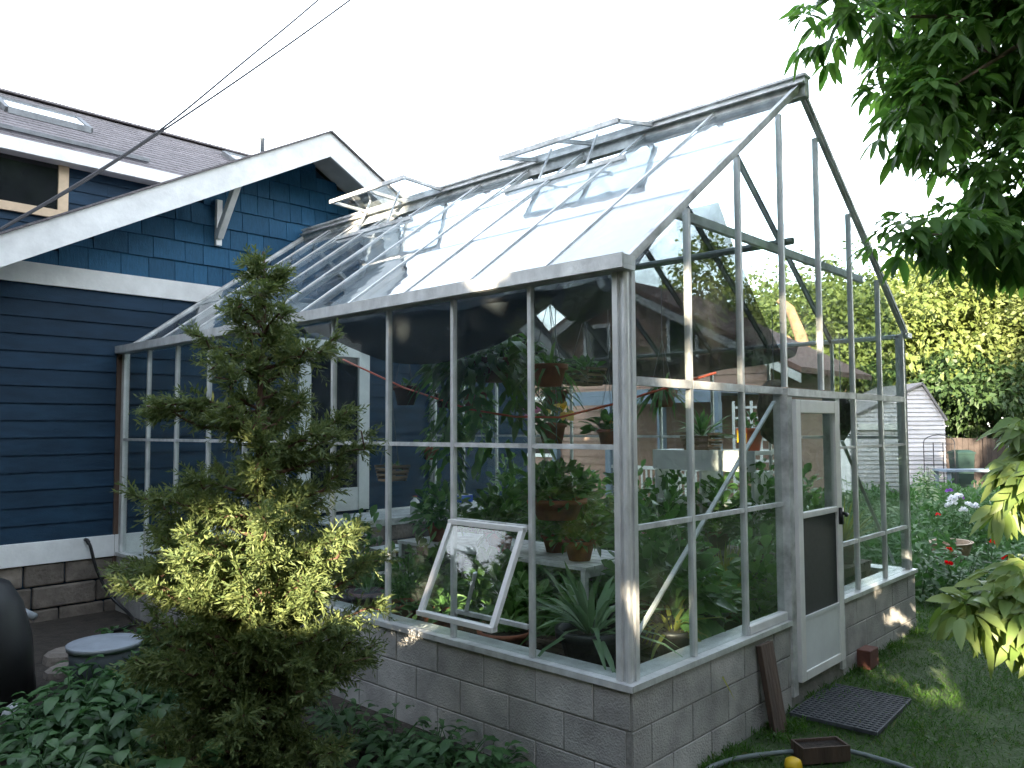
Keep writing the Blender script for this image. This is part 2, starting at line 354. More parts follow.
def tree(name, label, base, blobs, r0, dens, L, lm, aspect=0.6, clump=45, group=None, bark='bark', kind='dia', dropf=None, cat='tree', droop=0.25):
    t = thing(name, label, cat, base, group)
    mb = MB(); cz = max(b[2] for b in blobs); cx = sum(b[0] for b in blobs) / len(blobs); cy = sum(b[1] for b in blobs) / len(blobs)
    limbs(mb, base, (base[0] * .5 + cx * .5, base[1] * .5 + cy * .5, cz), [(b[0], b[1], b[2]) for b in blobs], r0, bend=r0)
    mb.build('trunk', M[bark], t, True)
    V, F = blob_cloud(blobs, dens, L, aspect, droop, kind, 0.5, 0.5, clump, dropf)
    npmesh('crown', V, F, M[lm], t)
    return t

# ------------------------------------------------------------------ ground
def gz(x, y):
    z = 0.0
    z += 0.10 * min(1, max(0, (x - 1.5) / 3.5)) * min(1, max(0, 1.0))
    z += 0.06 * math.sin(x * 0.9) * math.sin(y * 0.8 + 1) * 0.3
    return z
xs = np.concatenate([[-300, -120, -60, -30], np.arange(-16, 34, 0.5), [40, 60, 120, 300]]); ys = np.concatenate([[-300, -120, -60, -30], np.arange(-14, 24, 0.5), [30, 60, 120, 300]])
gv = [(x, y, gz(x, y)) for x in xs for y in ys]; ny = len(ys)
gf = [(i * ny + j, (i + 1) * ny + j, (i + 1) * ny + j + 1, i * ny + j + 1) for i in range(len(xs) - 1) for j in range(ny - 1)]
me = bpy.data.meshes.new('ground'); me.from_pydata(gv, [], gf); me.update()
gm = mat('ground_cover', (0.04, 0.032, 0.024), 1.0, 0.45, 9, 0.9, 40)
n_ = gm.node_tree.nodes; l_ = gm.node_tree.links; p_ = n_["Principled BSDF"]
old = p_.inputs["Base Color"].links[0].from_socket
tc_ = n_.new("ShaderNodeTexCoord"); sx_ = n_.new("ShaderNodeSeparateXYZ"); l_.new(tc_.outputs["Object"], sx_.inputs[0])
nn_ = n_.new("ShaderNodeTexNoise"); nn_.inputs["Scale"].default_value = 1.3; nn_.inputs["Detail"].default_value = 6; l_.new(tc_.outputs["Object"], nn_.inputs["Vector"])
ad_ = n_.new("ShaderNodeMath"); ad_.operation = 'MULTIPLY_ADD'; ad_.inputs[1].default_value = 1.4; l_.new(nn_.outputs["Fac"], ad_.inputs[0]); l_.new(sx_.outputs[0], ad_.inputs[2])
mr_ = n_.new("ShaderNodeMapRange"); mr_.inputs["From Min"].default_value = 0.7; mr_.inputs["From Max"].default_value = 1.3; l_.new(ad_.outputs[0], mr_.inputs["Value"])
gr_ = n_.new("ShaderNodeValToRGB"); gr_.color_ramp.elements[0].color = (0.030, 0.060, 0.016, 1); gr_.color_ramp.elements[1].color = (0.055, 0.085, 0.028, 1)
n2_ = n_.new("ShaderNodeTexNoise"); n2_.inputs["Scale"].default_value = 7; n2_.inputs["Detail"].default_value = 8; l_.new(tc_.outputs["Object"], n2_.inputs["Vector"]); l_.new(n2_.outputs["Fac"], gr_.inputs[0])
mx_ = n_.new("ShaderNodeMixRGB"); l_.new(mr_.outputs[0], mx_.inputs[0]); l_.new(old, mx_.inputs[1]); l_.new(gr_.outputs[0], mx_.inputs[2]); l_.new(mx_.outputs[0], p_.inputs["Base Color"])
g = finish('ground', me, gm, None, True); tag(g, 'dark soil and trodden lawn around the greenhouse', 'ground', kind='structure')

# ------------------------------------------------------------------ blue house
HY = 6.47; PX, PZ, SLP = 2.18, 5.49, 0.54; HX0, HX1 = -2.05, 6.41
def roofz(x): return PZ - SLP * abs(x - PX)
H = thing('house', 'dark blue timber house with white trim and a shingled gable behind the greenhouse', 'house', (2.18, 8.5, 0))
def lap_wall(x0, x1, y, z0, z1, ex, name, m, parent, t=0.018):
    mb = MB(); z = z0
    while z < z1 - 1e-3:
        zt = min(z + ex, z1); xx = x0
        while xx < x1 - 1e-3:
            xe = min(x1, xx + random.uniform(2.2, 3.6))
            if x1 - xe < 0.5: xe = x1
            mb.add([(xx, y - t, z), (xe - .001, y - t, z), (xe - .001, y - 0.003, zt + .001), (xx, y - 0.003, zt + .001), (xx, y + .02, z), (xe - .001, y + .02, z), (xe - .001, y + .02, zt), (xx, y + .02, zt)],
                   [(0, 1, 2, 3), (0, 4, 5, 1), (1, 5, 6, 2), (0, 3, 7, 4), (7, 6, 5, 4), (3, 2, 6, 7)])
            xx = xe
        z = zt
    return mb.build(name, m, parent)
# lower clapboard wall, with the doorway left out
DX0, DX1, DZ0, DZ1 = 2.12, 3.20, 0.80, 3.02
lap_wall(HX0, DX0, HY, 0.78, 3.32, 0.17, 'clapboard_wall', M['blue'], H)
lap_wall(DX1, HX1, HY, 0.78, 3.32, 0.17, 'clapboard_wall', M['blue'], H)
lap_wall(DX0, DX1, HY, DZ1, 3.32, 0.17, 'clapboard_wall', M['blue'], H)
mb = MB(); mb.box(HX0, HY + .03, 0.0, DX0, HY + .2, 3.5); mb.box(DX1, HY + .03, 0, HX1, HY + .2, 3.5); mb.box(DX0, HY + .03, DZ1, DX1, HY + .2, 3.5); mb.box(DX0, HY + .03, 0, DX1, HY + .2, DZ0)
mb.prism([(HX0, HY + .03, 3.5), (HX1, HY + .03, 3.5), (HX1, HY + .03, roofz(HX1) - .16), (PX, HY + .03, PZ - .16), (HX0, HY + .03, roofz(HX0) - .16)], (0, .17, 0))
mb.box(HX0, HY + .2, 0, HX0 + .2, 9.0, 3.1); mb.box(HX1 - .2, HY + .2, 0, HX1, 9.0, 3.1); mb.build('wall_sheathing', M['blue'], H)
mb = MB(); z = 3.53; row = 0
while z < PZ:
    zt = z + 0.235; xx = HX0 + random.uniform(0, .2)
    while xx < HX1:
        wd = random.uniform(.16, .36); xe = min(xx + wd, HX1)
        lim = (PZ - .2 - z) / SLP
        if abs((xx + xe) / 2 - PX) < lim + 0.15:
            j = random.uniform(-.004, .004); t = random.uniform(.016, .022)
            zt2 = min(zt + .01, min(roofz(xx), roofz(xe)) - .10)
            if zt2 < z + .02: xx = xe; continue
            mb.add([(xx + .003, HY - t, z + j), (xe - .003, HY - t, z + j), (xe - .003, HY, zt2), (xx + .003, HY, zt2), (xx + .003, HY + .025, z + j), (xe - .003, HY + .025, z + j), (xe - .003, HY + .025, zt2 - .005), (xx + .003, HY + .025, zt2 - .005)],
                   [(0, 1, 2, 3), (0, 4, 5, 1), (1, 5, 6, 2), (0, 3, 7, 4), (7, 6, 5, 4)])
        xx = xe
    z = zt
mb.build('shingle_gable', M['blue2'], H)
MB().box(HX0, HY - .035, 3.32, HX1, HY + .02, 3.53).build('frieze_board', M['trim'], H, bevel=.004)
mb = MB(); mb.box(HX0, HY - .04, .56, -0.06, HY + .02, .78); mb.box(-0.055, HY - .04, .56, DX0, HY + .02, .78); mb.box(DX1, HY - .04, .56, HX1, HY + .02, .78); mb.build('skirt_board', M['trim'], H, bevel=.004)
mb = MB(); z = -.1
for r in range(3):
    xx = HX0 - random.uniform(0, .3)
    while xx < HX1:
        xe = xx + random.uniform(.35, .6); j = random.uniform(-.015, .02)
        mb.box(xx, HY - .02 - j, z + .006, min(xe, HX1) - .012, HY + .029, z + .212); xx = xe
    z += .22
mb.build('stone_foundation', M['stone'], H, bevel=.02)
# gable roof with rake boards
YF = 5.88; ext = 0.55; xl, xr = HX0 - ext, HX1 + ext
for s, xe in ((-1, xl), (1, xr)):
    a = (PX, YF, PZ); b = (xe, YF, roofz(xe))
    MB().prism([(PX, YF, PZ + .03), (xe, YF, roofz(xe) + .03), (xe, YF, roofz(xe) - .27), (PX, YF, PZ - .27)][::(1 if s > 0 else -1)], (0, .035, 0)).build('rake_board', M['trim'], H)
    q = [(PX, YF - .03, PZ + .032), (xe, YF - .03, roofz(xe) + .032), (xe, 9.1, roofz(xe) + .032), (PX, 9.1, PZ + .032)]
    if s > 0: q = q[::-1]
    mb = MB().slab(q, -.05 if s < 0 else -.05); mb = MB(); mb.prism([(PX, YF - .03, PZ + .033), (xe, YF - .03, roofz(xe) + .033), (xe, YF - .03, roofz(xe) + .055), (PX, YF - .03, PZ + .055)], (0, 3.2, 0)); mb.build('roof', M['roof'], H)
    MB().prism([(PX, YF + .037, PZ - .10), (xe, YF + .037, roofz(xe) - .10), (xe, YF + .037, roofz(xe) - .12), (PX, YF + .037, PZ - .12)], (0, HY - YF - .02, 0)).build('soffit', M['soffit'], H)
# knee brace
bx = 1.02
k = MB(); zt = roofz(bx) - .30
k.beam((bx, HY - .045, zt - .02), (bx, HY - .045, zt - .56), .07, .05, (0, 1, 0)); k.beam((bx, YF + .10, zt + .10), (bx, HY - .06, zt - .46), .075, .085); k.beam((bx, YF + .05, zt + .15), (bx, HY - .05, zt + .15), .075, .085)
k.build('knee_brace', M['trim'], H, bevel=.006)
# main block: upper wall, window, eave, roof, skylights
UY = 8.65
lap_wall(-10.0, 3.9, UY, 2.9, 5.46, 0.17, 'upper_wall', M['blue'], H)
mb = MB(); mb.box(-10, UY + .03, 0, 3.9, UY + .2, 5.5); mb.box(3.7, UY + .2, 0, 3.9, 13, 5.5); mb.build('wall_sheathing', M['blue'], H)
RS = math.tan(math.radians(30)); RY = 10.95
def mz(y): return 5.40 + (y - 8.5) * RS
mb = MB(); rows = 18
for i in range(rows):
    y0 = 8.44 + (RY - 8.44) * i / rows; y1 = 8.44 + (RY - 8.44) * (i + 1) / rows; xx = -10.5 - random.uniform(0, .3)
    while xx < 4.15:
        xe = min(xx + random.uniform(.25, .4), 4.15)
        mb.add([(xx, y0, mz(y0) + .02), (xe - .004, y0, mz(y0) + .02), (xe - .004, y1, mz(y1) + .008), (xx, y1, mz(y1) + .008), (xx, y0, mz(y0) - .02), (xe - .004, y0, mz(y0) - .02)], [(0, 1, 2, 3), (4, 5, 1, 0)]); xx = xe
mb.add([(-10.5, 8.44, mz(8.44) - .03), (4.15, 8.44, mz(8.44) - .03), (4.15, RY, mz(RY) - .03), (-10.5, RY, mz(RY) - .03), (-10.5, 13.4, mz(8.5)), (4.15, 13.4, mz(8.5)), (-10.5, 13.4, mz(8.5) - .1), (4.15, 13.4, mz(8.5) - .1)], [(0, 3, 2, 1), (2, 3, 4, 5)])
mb.beam((-10.5, RY, mz(RY) + .02), (4.15, RY, mz(RY) + .02), .22, .03)
mb.build('roof', M['roof'], H)
mb = MB(); mb.box(-10.5, 8.41, 5.22, 4.15, 8.44, 5.38); mb.box(-10.5, 8.445, 5.215, 4.15, 8.63, 5.235); mb.build('eave_fascia', M['trim'], H)
MB().beam((-6, 8.64, mz(8.64) + .07), (1.12, 8.66, mz(8.66) + .07), .05, .05).build('eave_strip', M['aludark'], H)  # dark strip along the roof just above the eave
wf = MB(); wx0, wx1, wz0, wz1 = -1.45, .10, 4.55, 5.33
for q in ((wx0, wz0 - .02, wx1, wz0 + .09), (wx0, wz1 - .1, wx1, wz1)): wf.box(q[0], UY - .06, q[1], q[2], UY - .015, q[3])
for q in ((wx0, wx0 + .1), (wx1 - .12, wx1)): wf.box(q[0], UY - .06, wz0 + .09, q[1], UY - .015, wz1 - .1)
wf = wf.build('window', M['tan'], H, bevel=.004)
MB().box(wx0 + .1, UY - .035, wz0 + .09, wx1 - .12, UY - .025, wz1 - .1).build('pane', M['darkglass'], wf)
def skylight(x0, x1, y0, y1):
    f = MB(); t = .09
    def P(x, y, h): return (x, y, mz(y) + h)
    f.beam(P(x0, y0, t / 2), P(x1, y0, t / 2), .07, t); f.beam(P(x0, y1, t / 2), P(x1, y1, t / 2), .07, t); f.beam(P(x0, y0, t / 2), P(x0, y1, t / 2), .07, t); f.beam(P(x1, y0, t / 2), P(x1, y1, t / 2), .07, t)
    o = f.build('skylight', M['aludark'], H)
    MB().slab([P(x0, y0, t - .02), P(x1, y0, t - .02), P(x1, y1, t - .02), P(x0, y1, t - .02)], .012).build('pane', M['skyglass'], o)
M['skyglass'] = mat('skylight_glass', (0.75, 0.8, 0.82), 0.05, 0.05, 3, spec=1.0, metal=0.85)
skylight(-.32, .72, 9.72, 10.25); skylight(3.15, 3.8, 9.95, 10.55)
MB().lathe((4.05, 10.85, mz(10.85)), [(.04, 0), (.04, .42), (.05, .43), (.05, .46)], 12).build('vent_pipe', M['greybin'], H, True)
# door from the house into the greenhouse
dr = MB()
dr.box(DX0, HY - .045, DZ0, DX0 + .17, HY + .05, DZ1); dr.box(DX1 - .17, HY - .045, DZ0, DX1, HY + .05, DZ1); dr.box(DX0 + .17, HY - .045, DZ1 - .2, DX1 - .17, HY + .05, DZ1); dr.box(DX0 + .17, HY - .03, DZ0, DX1 - .17, HY + .05, DZ0 + .3)
dr = dr.build('door', M['white'], H, bevel=.005)
MB().box(DX0 + .17, HY - .004, DZ0 + .3, DX1 - .17, HY + .01, DZ1 - .2).build('pane', M['darkglass'], dr)
MB().lathe((DX1 - .21, HY - .06, 1.85), [(.02, -.02), (.03, 0), (.02, .02)], 10).build('handle', M['black'], dr, True)
MB().tube([(-.35, HY - .06, .76), (-.35, HY - .10, .76), (-.35, HY - .14, .74)], .02, 8).build('spigot', M['black'], H, True)

# ------------------------------------------------------------------ greenhouse
G = thing('greenhouse', 'aluminium framed glass lean-to greenhouse on a concrete block base', 'greenhouse', (2.17, 3.2, 0))
def blocks(x0, y0, x1, y1, zb, top, out, first, name='block_wall'):
    mb = MB(); a = Vector((x0, y0, 0)); b = Vector((x1, y1, 0)); L = (b - a).length; d = (b - a) / L; o = Vector(out)
    nrow = int(math.ceil((top - zb) / .2)); z = top
    for r in range(nrow):
        zl = z - .2; t = (-.2 if r % 2 else 0.0) + first - .4
        while t < L:
            t0 = max(t, 0) + .0045; t1 = min(t + .4, L) - .0045
            if t1 - t0 > .03:
                p = a + d * t0; q = a + d * t1; j = random.uniform(0, .003)
                vs = [p + o * (.005 + j), q + o * (.005 + j), q - o * .05, p - o * .05]
                mb.add([(v.x, v.y, zl + .0045) for v in vs] + [(v.x, v.y, z - .0045) for v in vs], [(0, 3, 2, 1), (4, 5, 6, 7), (0, 1, 5, 4), (1, 2, 6, 5), (2, 3, 7, 6), (3, 0, 4, 7)])
            t += .4
        z = zl
    w_ = mb.build(name, M['block'], G, bevel=.004)
    m2 = MB(); p = a + o * .001; q = b + o * .001; p2 = a - o * .19; q2 = b - o * .19
    m2.add([(v.x, v.y, zb) for v in (p, q, q2, p2)] + [(v.x, v.y, top - .003) for v in (p, q, q2, p2)], [(0, 3, 2, 1), (4, 5, 6, 7), (0, 1, 5, 4), (1, 2, 6, 5), (2, 3, 7, 6), (3, 0, 4, 7)])
    m2.build('mortar', M['mortar'], w_)
blocks(-.03, 6.44, -.03, -.03, -.2, .57, (-1, 0, 0), .04 + .2)      # long wall, runs towards the corner
blocks(-.03, -.03, 1.79, -.03, -.2, .57, (0, -1, 0), .37)
blocks(2.66, -.03, WID + .03, -.03, -.2, .57, (0, -1, 0), .3)
blocks(WID + .03, -.03, WID + .03, 6.44, -.2, .57, (1, 0, 0), .2)
MB().box(1.79, -.03, -.2, 2.66, .16, .165).build('threshold', M['mortar'], G)
# sill flashing
mb = MB(); mb.box(-.05, -.05, .572, .14, 6.44, .598); mb.box(-.052, -.052, .566, -.046, 6.44, .598); mb.build('sill', M['alu'], G)
mb = MB(); mb.box(.142, -.05, .572, 1.78, .14, .598); mb.box(-.045, -.055, .568, 1.78, -.0505, .600); mb.build('sill', M['alu'], G)
mb = MB(); mb.box(2.67, -.05, .572, WID + .05, .14, .598); mb.box(2.67, -.055, .568, WID + .055, -.0505, .600); mb.build('sill', M['alu'], G)
MB().box(WID - .14, .142, .572, WID + .05, 6.44, .598).build('sill', M['alu'], G)
# corner posts
def cpost(x, y, w_, sx, sy):
    mb = MB(); mb.box(x, y, S, x + sx * w_, y + sy * .03, EV + .01); mb.box(x, y + sy * .031, S, x + sx * .03, y + sy * w_, EV + .01)
    mb.tube([(x + sx * .006, y + sy * .006, S), (x + sx * .006, y + sy * .006, EV)], .018, 10); mb.box(x - sx * .012, y + sy * (w_ - .02), S, x + sx * .02, y + sy * (w_ + .012), EV); mb.box(x + sx * (w_ - .02), y - sy * .012, S, x + sx * (w_ + .012), y + sy * .02, EV)
    mb.build('corner_post', M['alu'], G)
cpost(-.01, -.01, .062, 1, 1); cpost(WID + .01, -.01, .06, -1, 1); cpost(-.01, 6.44, .05, 1, -1); cpost(WID + .01, 6.44, .05, -1, -1)
# wall bars
def vbar(x, y, z0, z1, ax):
    mb = MB()
    if ax == 'x': mb.box(x - .018, y - .0135, z0, x + .004, y + .0135, z1); mb.box(x + .004, y - .005, z0, x + .022, y + .005, z1)
    else: mb.box(x - .0135, y - .018, z0, x + .0135, y + .004, z1); mb.box(x - .005, y + .004, z0, x + .005, y + .022, z1)
    return mb.build('glazing_bar', M['alu'], G)
for i in range(1, 10): vbar(0, i * BL, S, EV, 'x')
for i in range(1, 10):
    mb = MB(); x = WID; y = i * BL; mb.box(x - .004, y - .0135, S, x + .02, y + .0135, EV); mb.box(x - .022, y - .005, S, x - .004, y + .005, EV); mb.build('glazing_bar', M['alu'], G)
def rz(x): return EV + (AP - EV) * (x / (WID / 2) if x <= WID / 2 else (WID - x) / (WID / 2))
LZ = 2.11
for i in range(1, 7):
    x = i * BW
    if i in (3, 4): vbar(x, 0, LZ + .03, rz(x) - .03, 'y')
    else: vbar(x, 0, S, rz(x) - .03, 'y')
# horizontal rails
mb = MB()
for i in range(10): mb.box(-.016, i * BL + (.07 if i == 0 else .018), 1.757, .012, (i + 1) * BL - .018, 1.783)
mb.build('mid_rail', M['alu2'], G)
mb = MB()
for i in range(10): mb.box(WID - .012, i * BL + .018, 1.757, WID + .016, (i + 1) * BL - .018, 1.783)
mb.build('mid_rail', M['alu2'], G)
mb = MB()
for i in range(7):
    x0 = i * BW + (.075 if i == 0 else .018); x1 = (i + 1) * BW - (.07 if i == 6 else .018); mb.box(x0, -.020, LZ - .022, x1, .02, LZ + .024)
mb.build('header_rail', M['alu2'], G)
mb = MB(); mb.box(.075, -.016, 1.345, BW - .018, .012, 1.372); mb.box(BW + .018, -.016, 1.345, 2 * BW - .018, .012, 1.372); mb.box(2 * BW + .018, -.016, 1.345, 1.775, .012, 1.372); mb.build('mid_rail', M['alu2'], G)
mb = MB()
for a, b in ((2.69, 5 * BW - .018), (5 * BW + .018, 6 * BW - .018), (6 * BW + .018, WID - .075)): mb.box(a, -.016, .965, b, .012, .995)
mb.build('mid_rail', M['alu2'], G)
mb = MB(); mb.box(2.69, -.014, 1.70, 5 * BW - .018, .010, 1.72); mb.box(5 * BW + .018, -.014, 1.70, 6 * BW - .018, .010, 1.72); mb.box(6 * BW + .018, -.014, 1.70, WID - .075, .010, 1.72); mb.build('mid_rail', M['alu2'], G)
# gutters, rafters, ridge
def gutter(x, s):
    mb = MB(); a = x - s * .095
    mb.box(a, -.055, EV - .02, a + s * .012, 6.44, EV + (.055 if s > 0 else .02)); mb.box(a + s * .013, -.055, EV - .025, x + s * .02, 6.44, EV + .0); mb.box(a + s * .013, -.055, EV + .001, x + s * .02, -.045, EV + (.05 if s > 0 else .02)); mb.build('eave_gutter', M['alu'], G)
gutter(.0, 1); gutter(WID, -1)
for s in (1, -1):
    xb = 0 if s > 0 else WID
    mb = MB(); mb.beam((xb - s * .02, -.012, EV + .012), (WID / 2, -.012, AP + .026), .045 if s > 0 else .03, .04 if s > 0 else .028); mb.beam((xb - s * .02, -.036, EV + .03), (WID / 2, -.036, AP + .045), .012, .03); mb.build('gable_rafter', M['alu2'], G)
    MB().beam((xb, 6.42, EV + .01), (WID / 2, 6.42, AP + .02), .05, .05).build('gable_rafter', M['alu2'], G)
    for i in range(1, 10):
        mb = MB(); y = i * BL; mb.beam((xb, y, EV + .018), (WID / 2 - s * .02, y, AP + .018), .020, .012, off=.0); mb.beam((xb + s * .02, y, EV - .01), (WID / 2 - s * .02, y, AP - .035), .014, .045); mb.build('roof_bar', M['alu'] if s > 0 else M['aludark'], G)  # right slope bars: shade of their undersides put into the colour
mb = MB(); mb.box(WID / 2 - .035, -.08, AP - .06, WID / 2 + .035, 6.42, AP + .085); mb.box(WID / 2 - .055, -.085, AP + .086, WID / 2 + .055, 6.42, AP + .105); mb.box(WID / 2 - .075, -.08, AP + .03, WID / 2 - .036, 6.42, AP + .045); mb.build('ridge_beam', M['alu2'], G)
mb = MB(); mb.beam((.62, .13, 3.14), (WID - .62, .13, 3.14), .035, .055); mb.build('collar_tie', M['alu2'], G)
MB().tube([(2.1, .02, 3.19), (2.1, 6.4, 3.19)], .027, 8).build('centre_pipe', M['aludark'], G)
for yy in (2.576, 4.508):
    MB().beam((.62, yy, 3.14), (WID - .62, yy, 3.14), .03, .04).build('collar_tie', M['aludark'], G)
MB().beam((.09, .035, .78), (1.77, .035, 2.04), .012, .026, (0, 1, 0)).build('diagonal_brace', M['alu'], G)
MB().beam((2.94, .035, 1.76), (4.05, .035, .68), .012, .024, (0, 1, 0)).build('diagonal_brace', M['alu'], G)
MB().box(1.24, -.03, .6, 1.77, .03, .655).build('sill_board', M['white'], G, bevel=.006)
# panes
def pane(quad, t=.004, m='glass'): return MB().slab(quad, t).build('pane', M[m], G)
for i in range(10):
    y0, y1 = i * BL + .012, (i + 1) * BL - .012
    lo = [(S + .003, 1.758)]
    if i == 1: lo = [(S + .003, .762), (1.312, 1.758)]
    for a, b in lo + [(1.782, EV - .026)]: pane([(0, y0, a), (0, y1, a), (0, y1, b), (0, y0, b)])
    for a, b in ((S + .003, EV - .026),): pane([(WID, y0, a), (WID, y1, a), (WID, y1, b), (WID, y0, b)])
for i in range(7):
    x0, x1 = i * BW + .012, (i + 1) * BW - .012
    segs = [(S + .003, 1.348), (1.37, LZ - .032)] if i < 2 else [(S + .003, 1.348), (1.37, LZ - .032)] if i == 2 else [] if i == 3 else [(S + .003, .967), (.993, 1.702), (1.718, LZ - .032)]
    xa, xb = x0, x1
    if i == 2: xb = 1.775
    if i == 4: xa = 2.69
    for a, b in segs: pane([(xa, 0, a), (xb, 0, a), (xb, 0, b), (xa, 0, b)])
    za, zb = rz(x0) - .05, rz(x1) - .05
    if i == 3: MB().prism([(x0, 0, LZ + .032), (x1, 0, LZ + .032), (x1, 0, zb), (WID / 2, 0, AP - .05), (x0, 0, za)], (0, .004, 0)).build('pane', M['glass'], G)
    else: pane([(x0, 0, LZ + .032), (x1, 0, LZ + .032), (x1, 0, zb), (x0, 0, za)])
def rp(x, y, h=0.0): return (x, y, rz(x) + h)
for i in range(10):
    y0, y1 = i * BL + .010, (i + 1) * BL - .010
    cuts = [-.03, .78, 1.45, 2.12]
    if i in (2, 3, 6, 7): cuts = [-.03, .78, 1.45, 1.70]
    for j in range(3):
        xa, xb = cuts[j] - (.02 if j else 0), cuts[j + 1]
        jz = random.uniform(0, .003)
        MB().slab([(xa, y0, EV + xa * .7323 + .014 + (.007 if j else 0) + jz), (xa, y1, EV + xa * .7323 + .014 + (.007 if j else 0)), (xb, y1, EV + xb * .7323 + .012), (xb, y0, EV + xb * .7323 + .012 + jz)], -.004).build('roof_pane', M['rglass'], G)
    MB().slab([(WID + .03, y1, EV - .03 * .7323 + .012), (WID + .03, y0, EV - .03 * .7323 + .012), (WID / 2 + .05, y0, AP - .05 * .7323 + .012), (WID / 2 + .05, y1, AP - .05 * .7323 + .012)], -.004).build('roof_pane', M['rglass'], G)
# roof vents, propped open
def roof_vent(y0, y1, ang):
    hx, hz = WID / 2 - .06, AP + .06; L = .50; a = math.radians(ang); ex, ez = hx - L * math.cos(a), hz + L * math.sin(a)
    f = MB(); ym = (y0 + y1) / 2
    for y in (y0, ym, y1): f.beam((hx, y, hz), (ex, y, ez), .03, .03)
    f.beam((ex, y0 - .015, ez), (ex, y1 + .015, ez), .035, .04); f.beam((hx, y0 - .015, hz), (hx, y1 + .015, hz), .03, .03)
    o = f.build('roof_vent', M['alu2'], G)
    n = Vector((math.sin(a), 0, math.cos(a))) * .004
    for p, q in ((y0 + .015, ym - .015), (ym + .015, y1 - .015)): MB().slab([(ex, p, ez), (ex, q, ez), (hx, q, hz), (hx, p, hz)], -.004).build('pane', M['rglass'], o)
    xb = 1.68
    for y in (ym - .25, ym + .25): MB().beam((xb, y, rz(xb) + .02), ((ex + hx) / 2, y, (ez + hz) / 2), .015, .015).build('stay_bar', M['alu2'], o)
    c = MB(); c.beam((1.69, y0 - .02, rz(1.69) + .035), (1.69, y1 + .02, rz(1.69) + .035), .03, .035); c.build('vent_curb', M['alu2'], G)
roof_vent(2 * BL - .10, 4 * BL - .14, -12); roof_vent(6 * BL - .10, 8 * BL - .14, 2)
# tilted wall window
y0, y1 = BL + .03, 2 * BL - .03; hz, hx = 1.305, -.045; a = math.radians(26); L = .56
def wp(y, d, o=0): return (hx - math.sin(a) * d - math.cos(a) * o, y, hz - math.cos(a) * d + 0 - math.sin(a) * -o * 0)
f = MB()
for y in (y0, y1): f.beam(wp(y, 0), wp(y, L), .034, .03, (1, 0, 0))
f.beam(wp(y0 - .017, 0), wp(y1 + .017, 0), .03, .04, (1, 0, 0)); f.beam(wp(y0 - .017, L), wp(y1 + .017, L), .03, .045, (1, 0, 0))
v = f.build('wall_vent', M['white'], G, bevel=.003)
MB().slab([wp(y0, .01), wp(y1, .01), wp(y1, L - .01), wp(y0, L - .01)], .004).build('pane', M['glass'], v)
MB().beam((0, 1.18, .775), wp(.93, L * .50), .012, .022, (1, 0, 0)).build('prop_arm', M['alu'], v)
MB().box(-.016, y0, .75, .012, y1, .774).build('vent_rail', M['alu2'], G); MB().box(-.016, y0, 1.30, .012, y1, 1.325).build('vent_rail', M['alu2'], G)
# screen door
DA, DB, D0, D1 = 1.865, 2.605, .18, 2.055
mb = MB(); mb.box(1.785, -.05, .10, 1.858, .05, LZ - .032); mb.box(2.612, -.05, .10, 2.685, .05, LZ - .032); mb.box(1.785, -.055, LZ - .03, 2.685, .05, LZ + .018); mb.build('door_jamb', M['alu2'], G)
mb = MB(); mb.box(DA, -.075, D0, DA + .075, -.035, D1); mb.box(DB - .075, -.075, D0, DB, -.035, D1); mb.box(DA + .075, -.075, D1 - .09, DB - .075, -.035, D1); mb.box(DA + .075, -.075, D0, DB - .075, -.035, D0 + .06); mb.box(DA + .075, -.075, 1.25, DB - .075, -.035, 1.29)
d = mb.build('door', M['white'], G, bevel=.004)
MB().box(DA + .075, -.058, 1.29, DB - .075, -.054, D1 - .09).build('pane', M['glass'], d)
MB().box(DA + .075, -.060, .60, DB - .075, -.052, 1.25).build('insect_screen', M['screen'], d)
kp = MB(); kp.box(DA + .075, -.066, D0 + .06, DB - .075, -.05, .60); kp.box(DA + .075, -.0725, .575, DB - .075, -.066, .60); kp.build('kick_panel', M['kick'], d)
hb = MB(); hb.box(DB - .055, -.10, 1.16, DB - .02, -.076, 1.28); hb.tube([(DB - .04, -.10, 1.24), (DB - .04, -.135, 1.235), (DB - .08, -.14, 1.23)], .012, 8); hb.build('handle', M['black'], d, True)
MB().box(-.07, 6.44, .3, -.02, 6.462, 2.74).build('wall_flashing', M['wood'], G)

# translucent white film added under the left roof glass to whiten its sky reflection, ragged edge set where that ends
vs = []; nu, nv = 70, 150
for i in range(nu + 1):
    for j in range(nv + 1):
        u, v_ = i / nu, j / nv; x = .08 + 1.90 * u
        ye = 2.55 + 2.2 * u ** .85 + .10 * math.sin(9 * u + .6) + .06 * math.sin(23 * u) + .03 * math.sin(57 * u + 1)
        y = .05 + (ye - .05) * v_
        bar = math.exp(-((y / BL - round(y / BL)) * BL / .018) ** 2); lap = math.exp(-((x - .78) / .012) ** 2) + math.exp(-((x - 1.43) / .012) ** 2)
        vs.append((x, y, rz(x) - .045 - .004 * bar + .0025 * math.sin(8 * u + 5 * v_) * math.sin(14 * v_)))
fs = [(i * (nv + 1) + j, (i + 1) * (nv + 1) + j, (i + 1) * (nv + 1) + j + 1, i * (nv + 1) + j + 1) for i in range(nu) for j in range(nv)]
tag(MB().add(vs, fs).build('reflection_film', M['film'], None, True), 'white translucent film added under the left roof glass to whiten its sky reflection', 'plastic film')
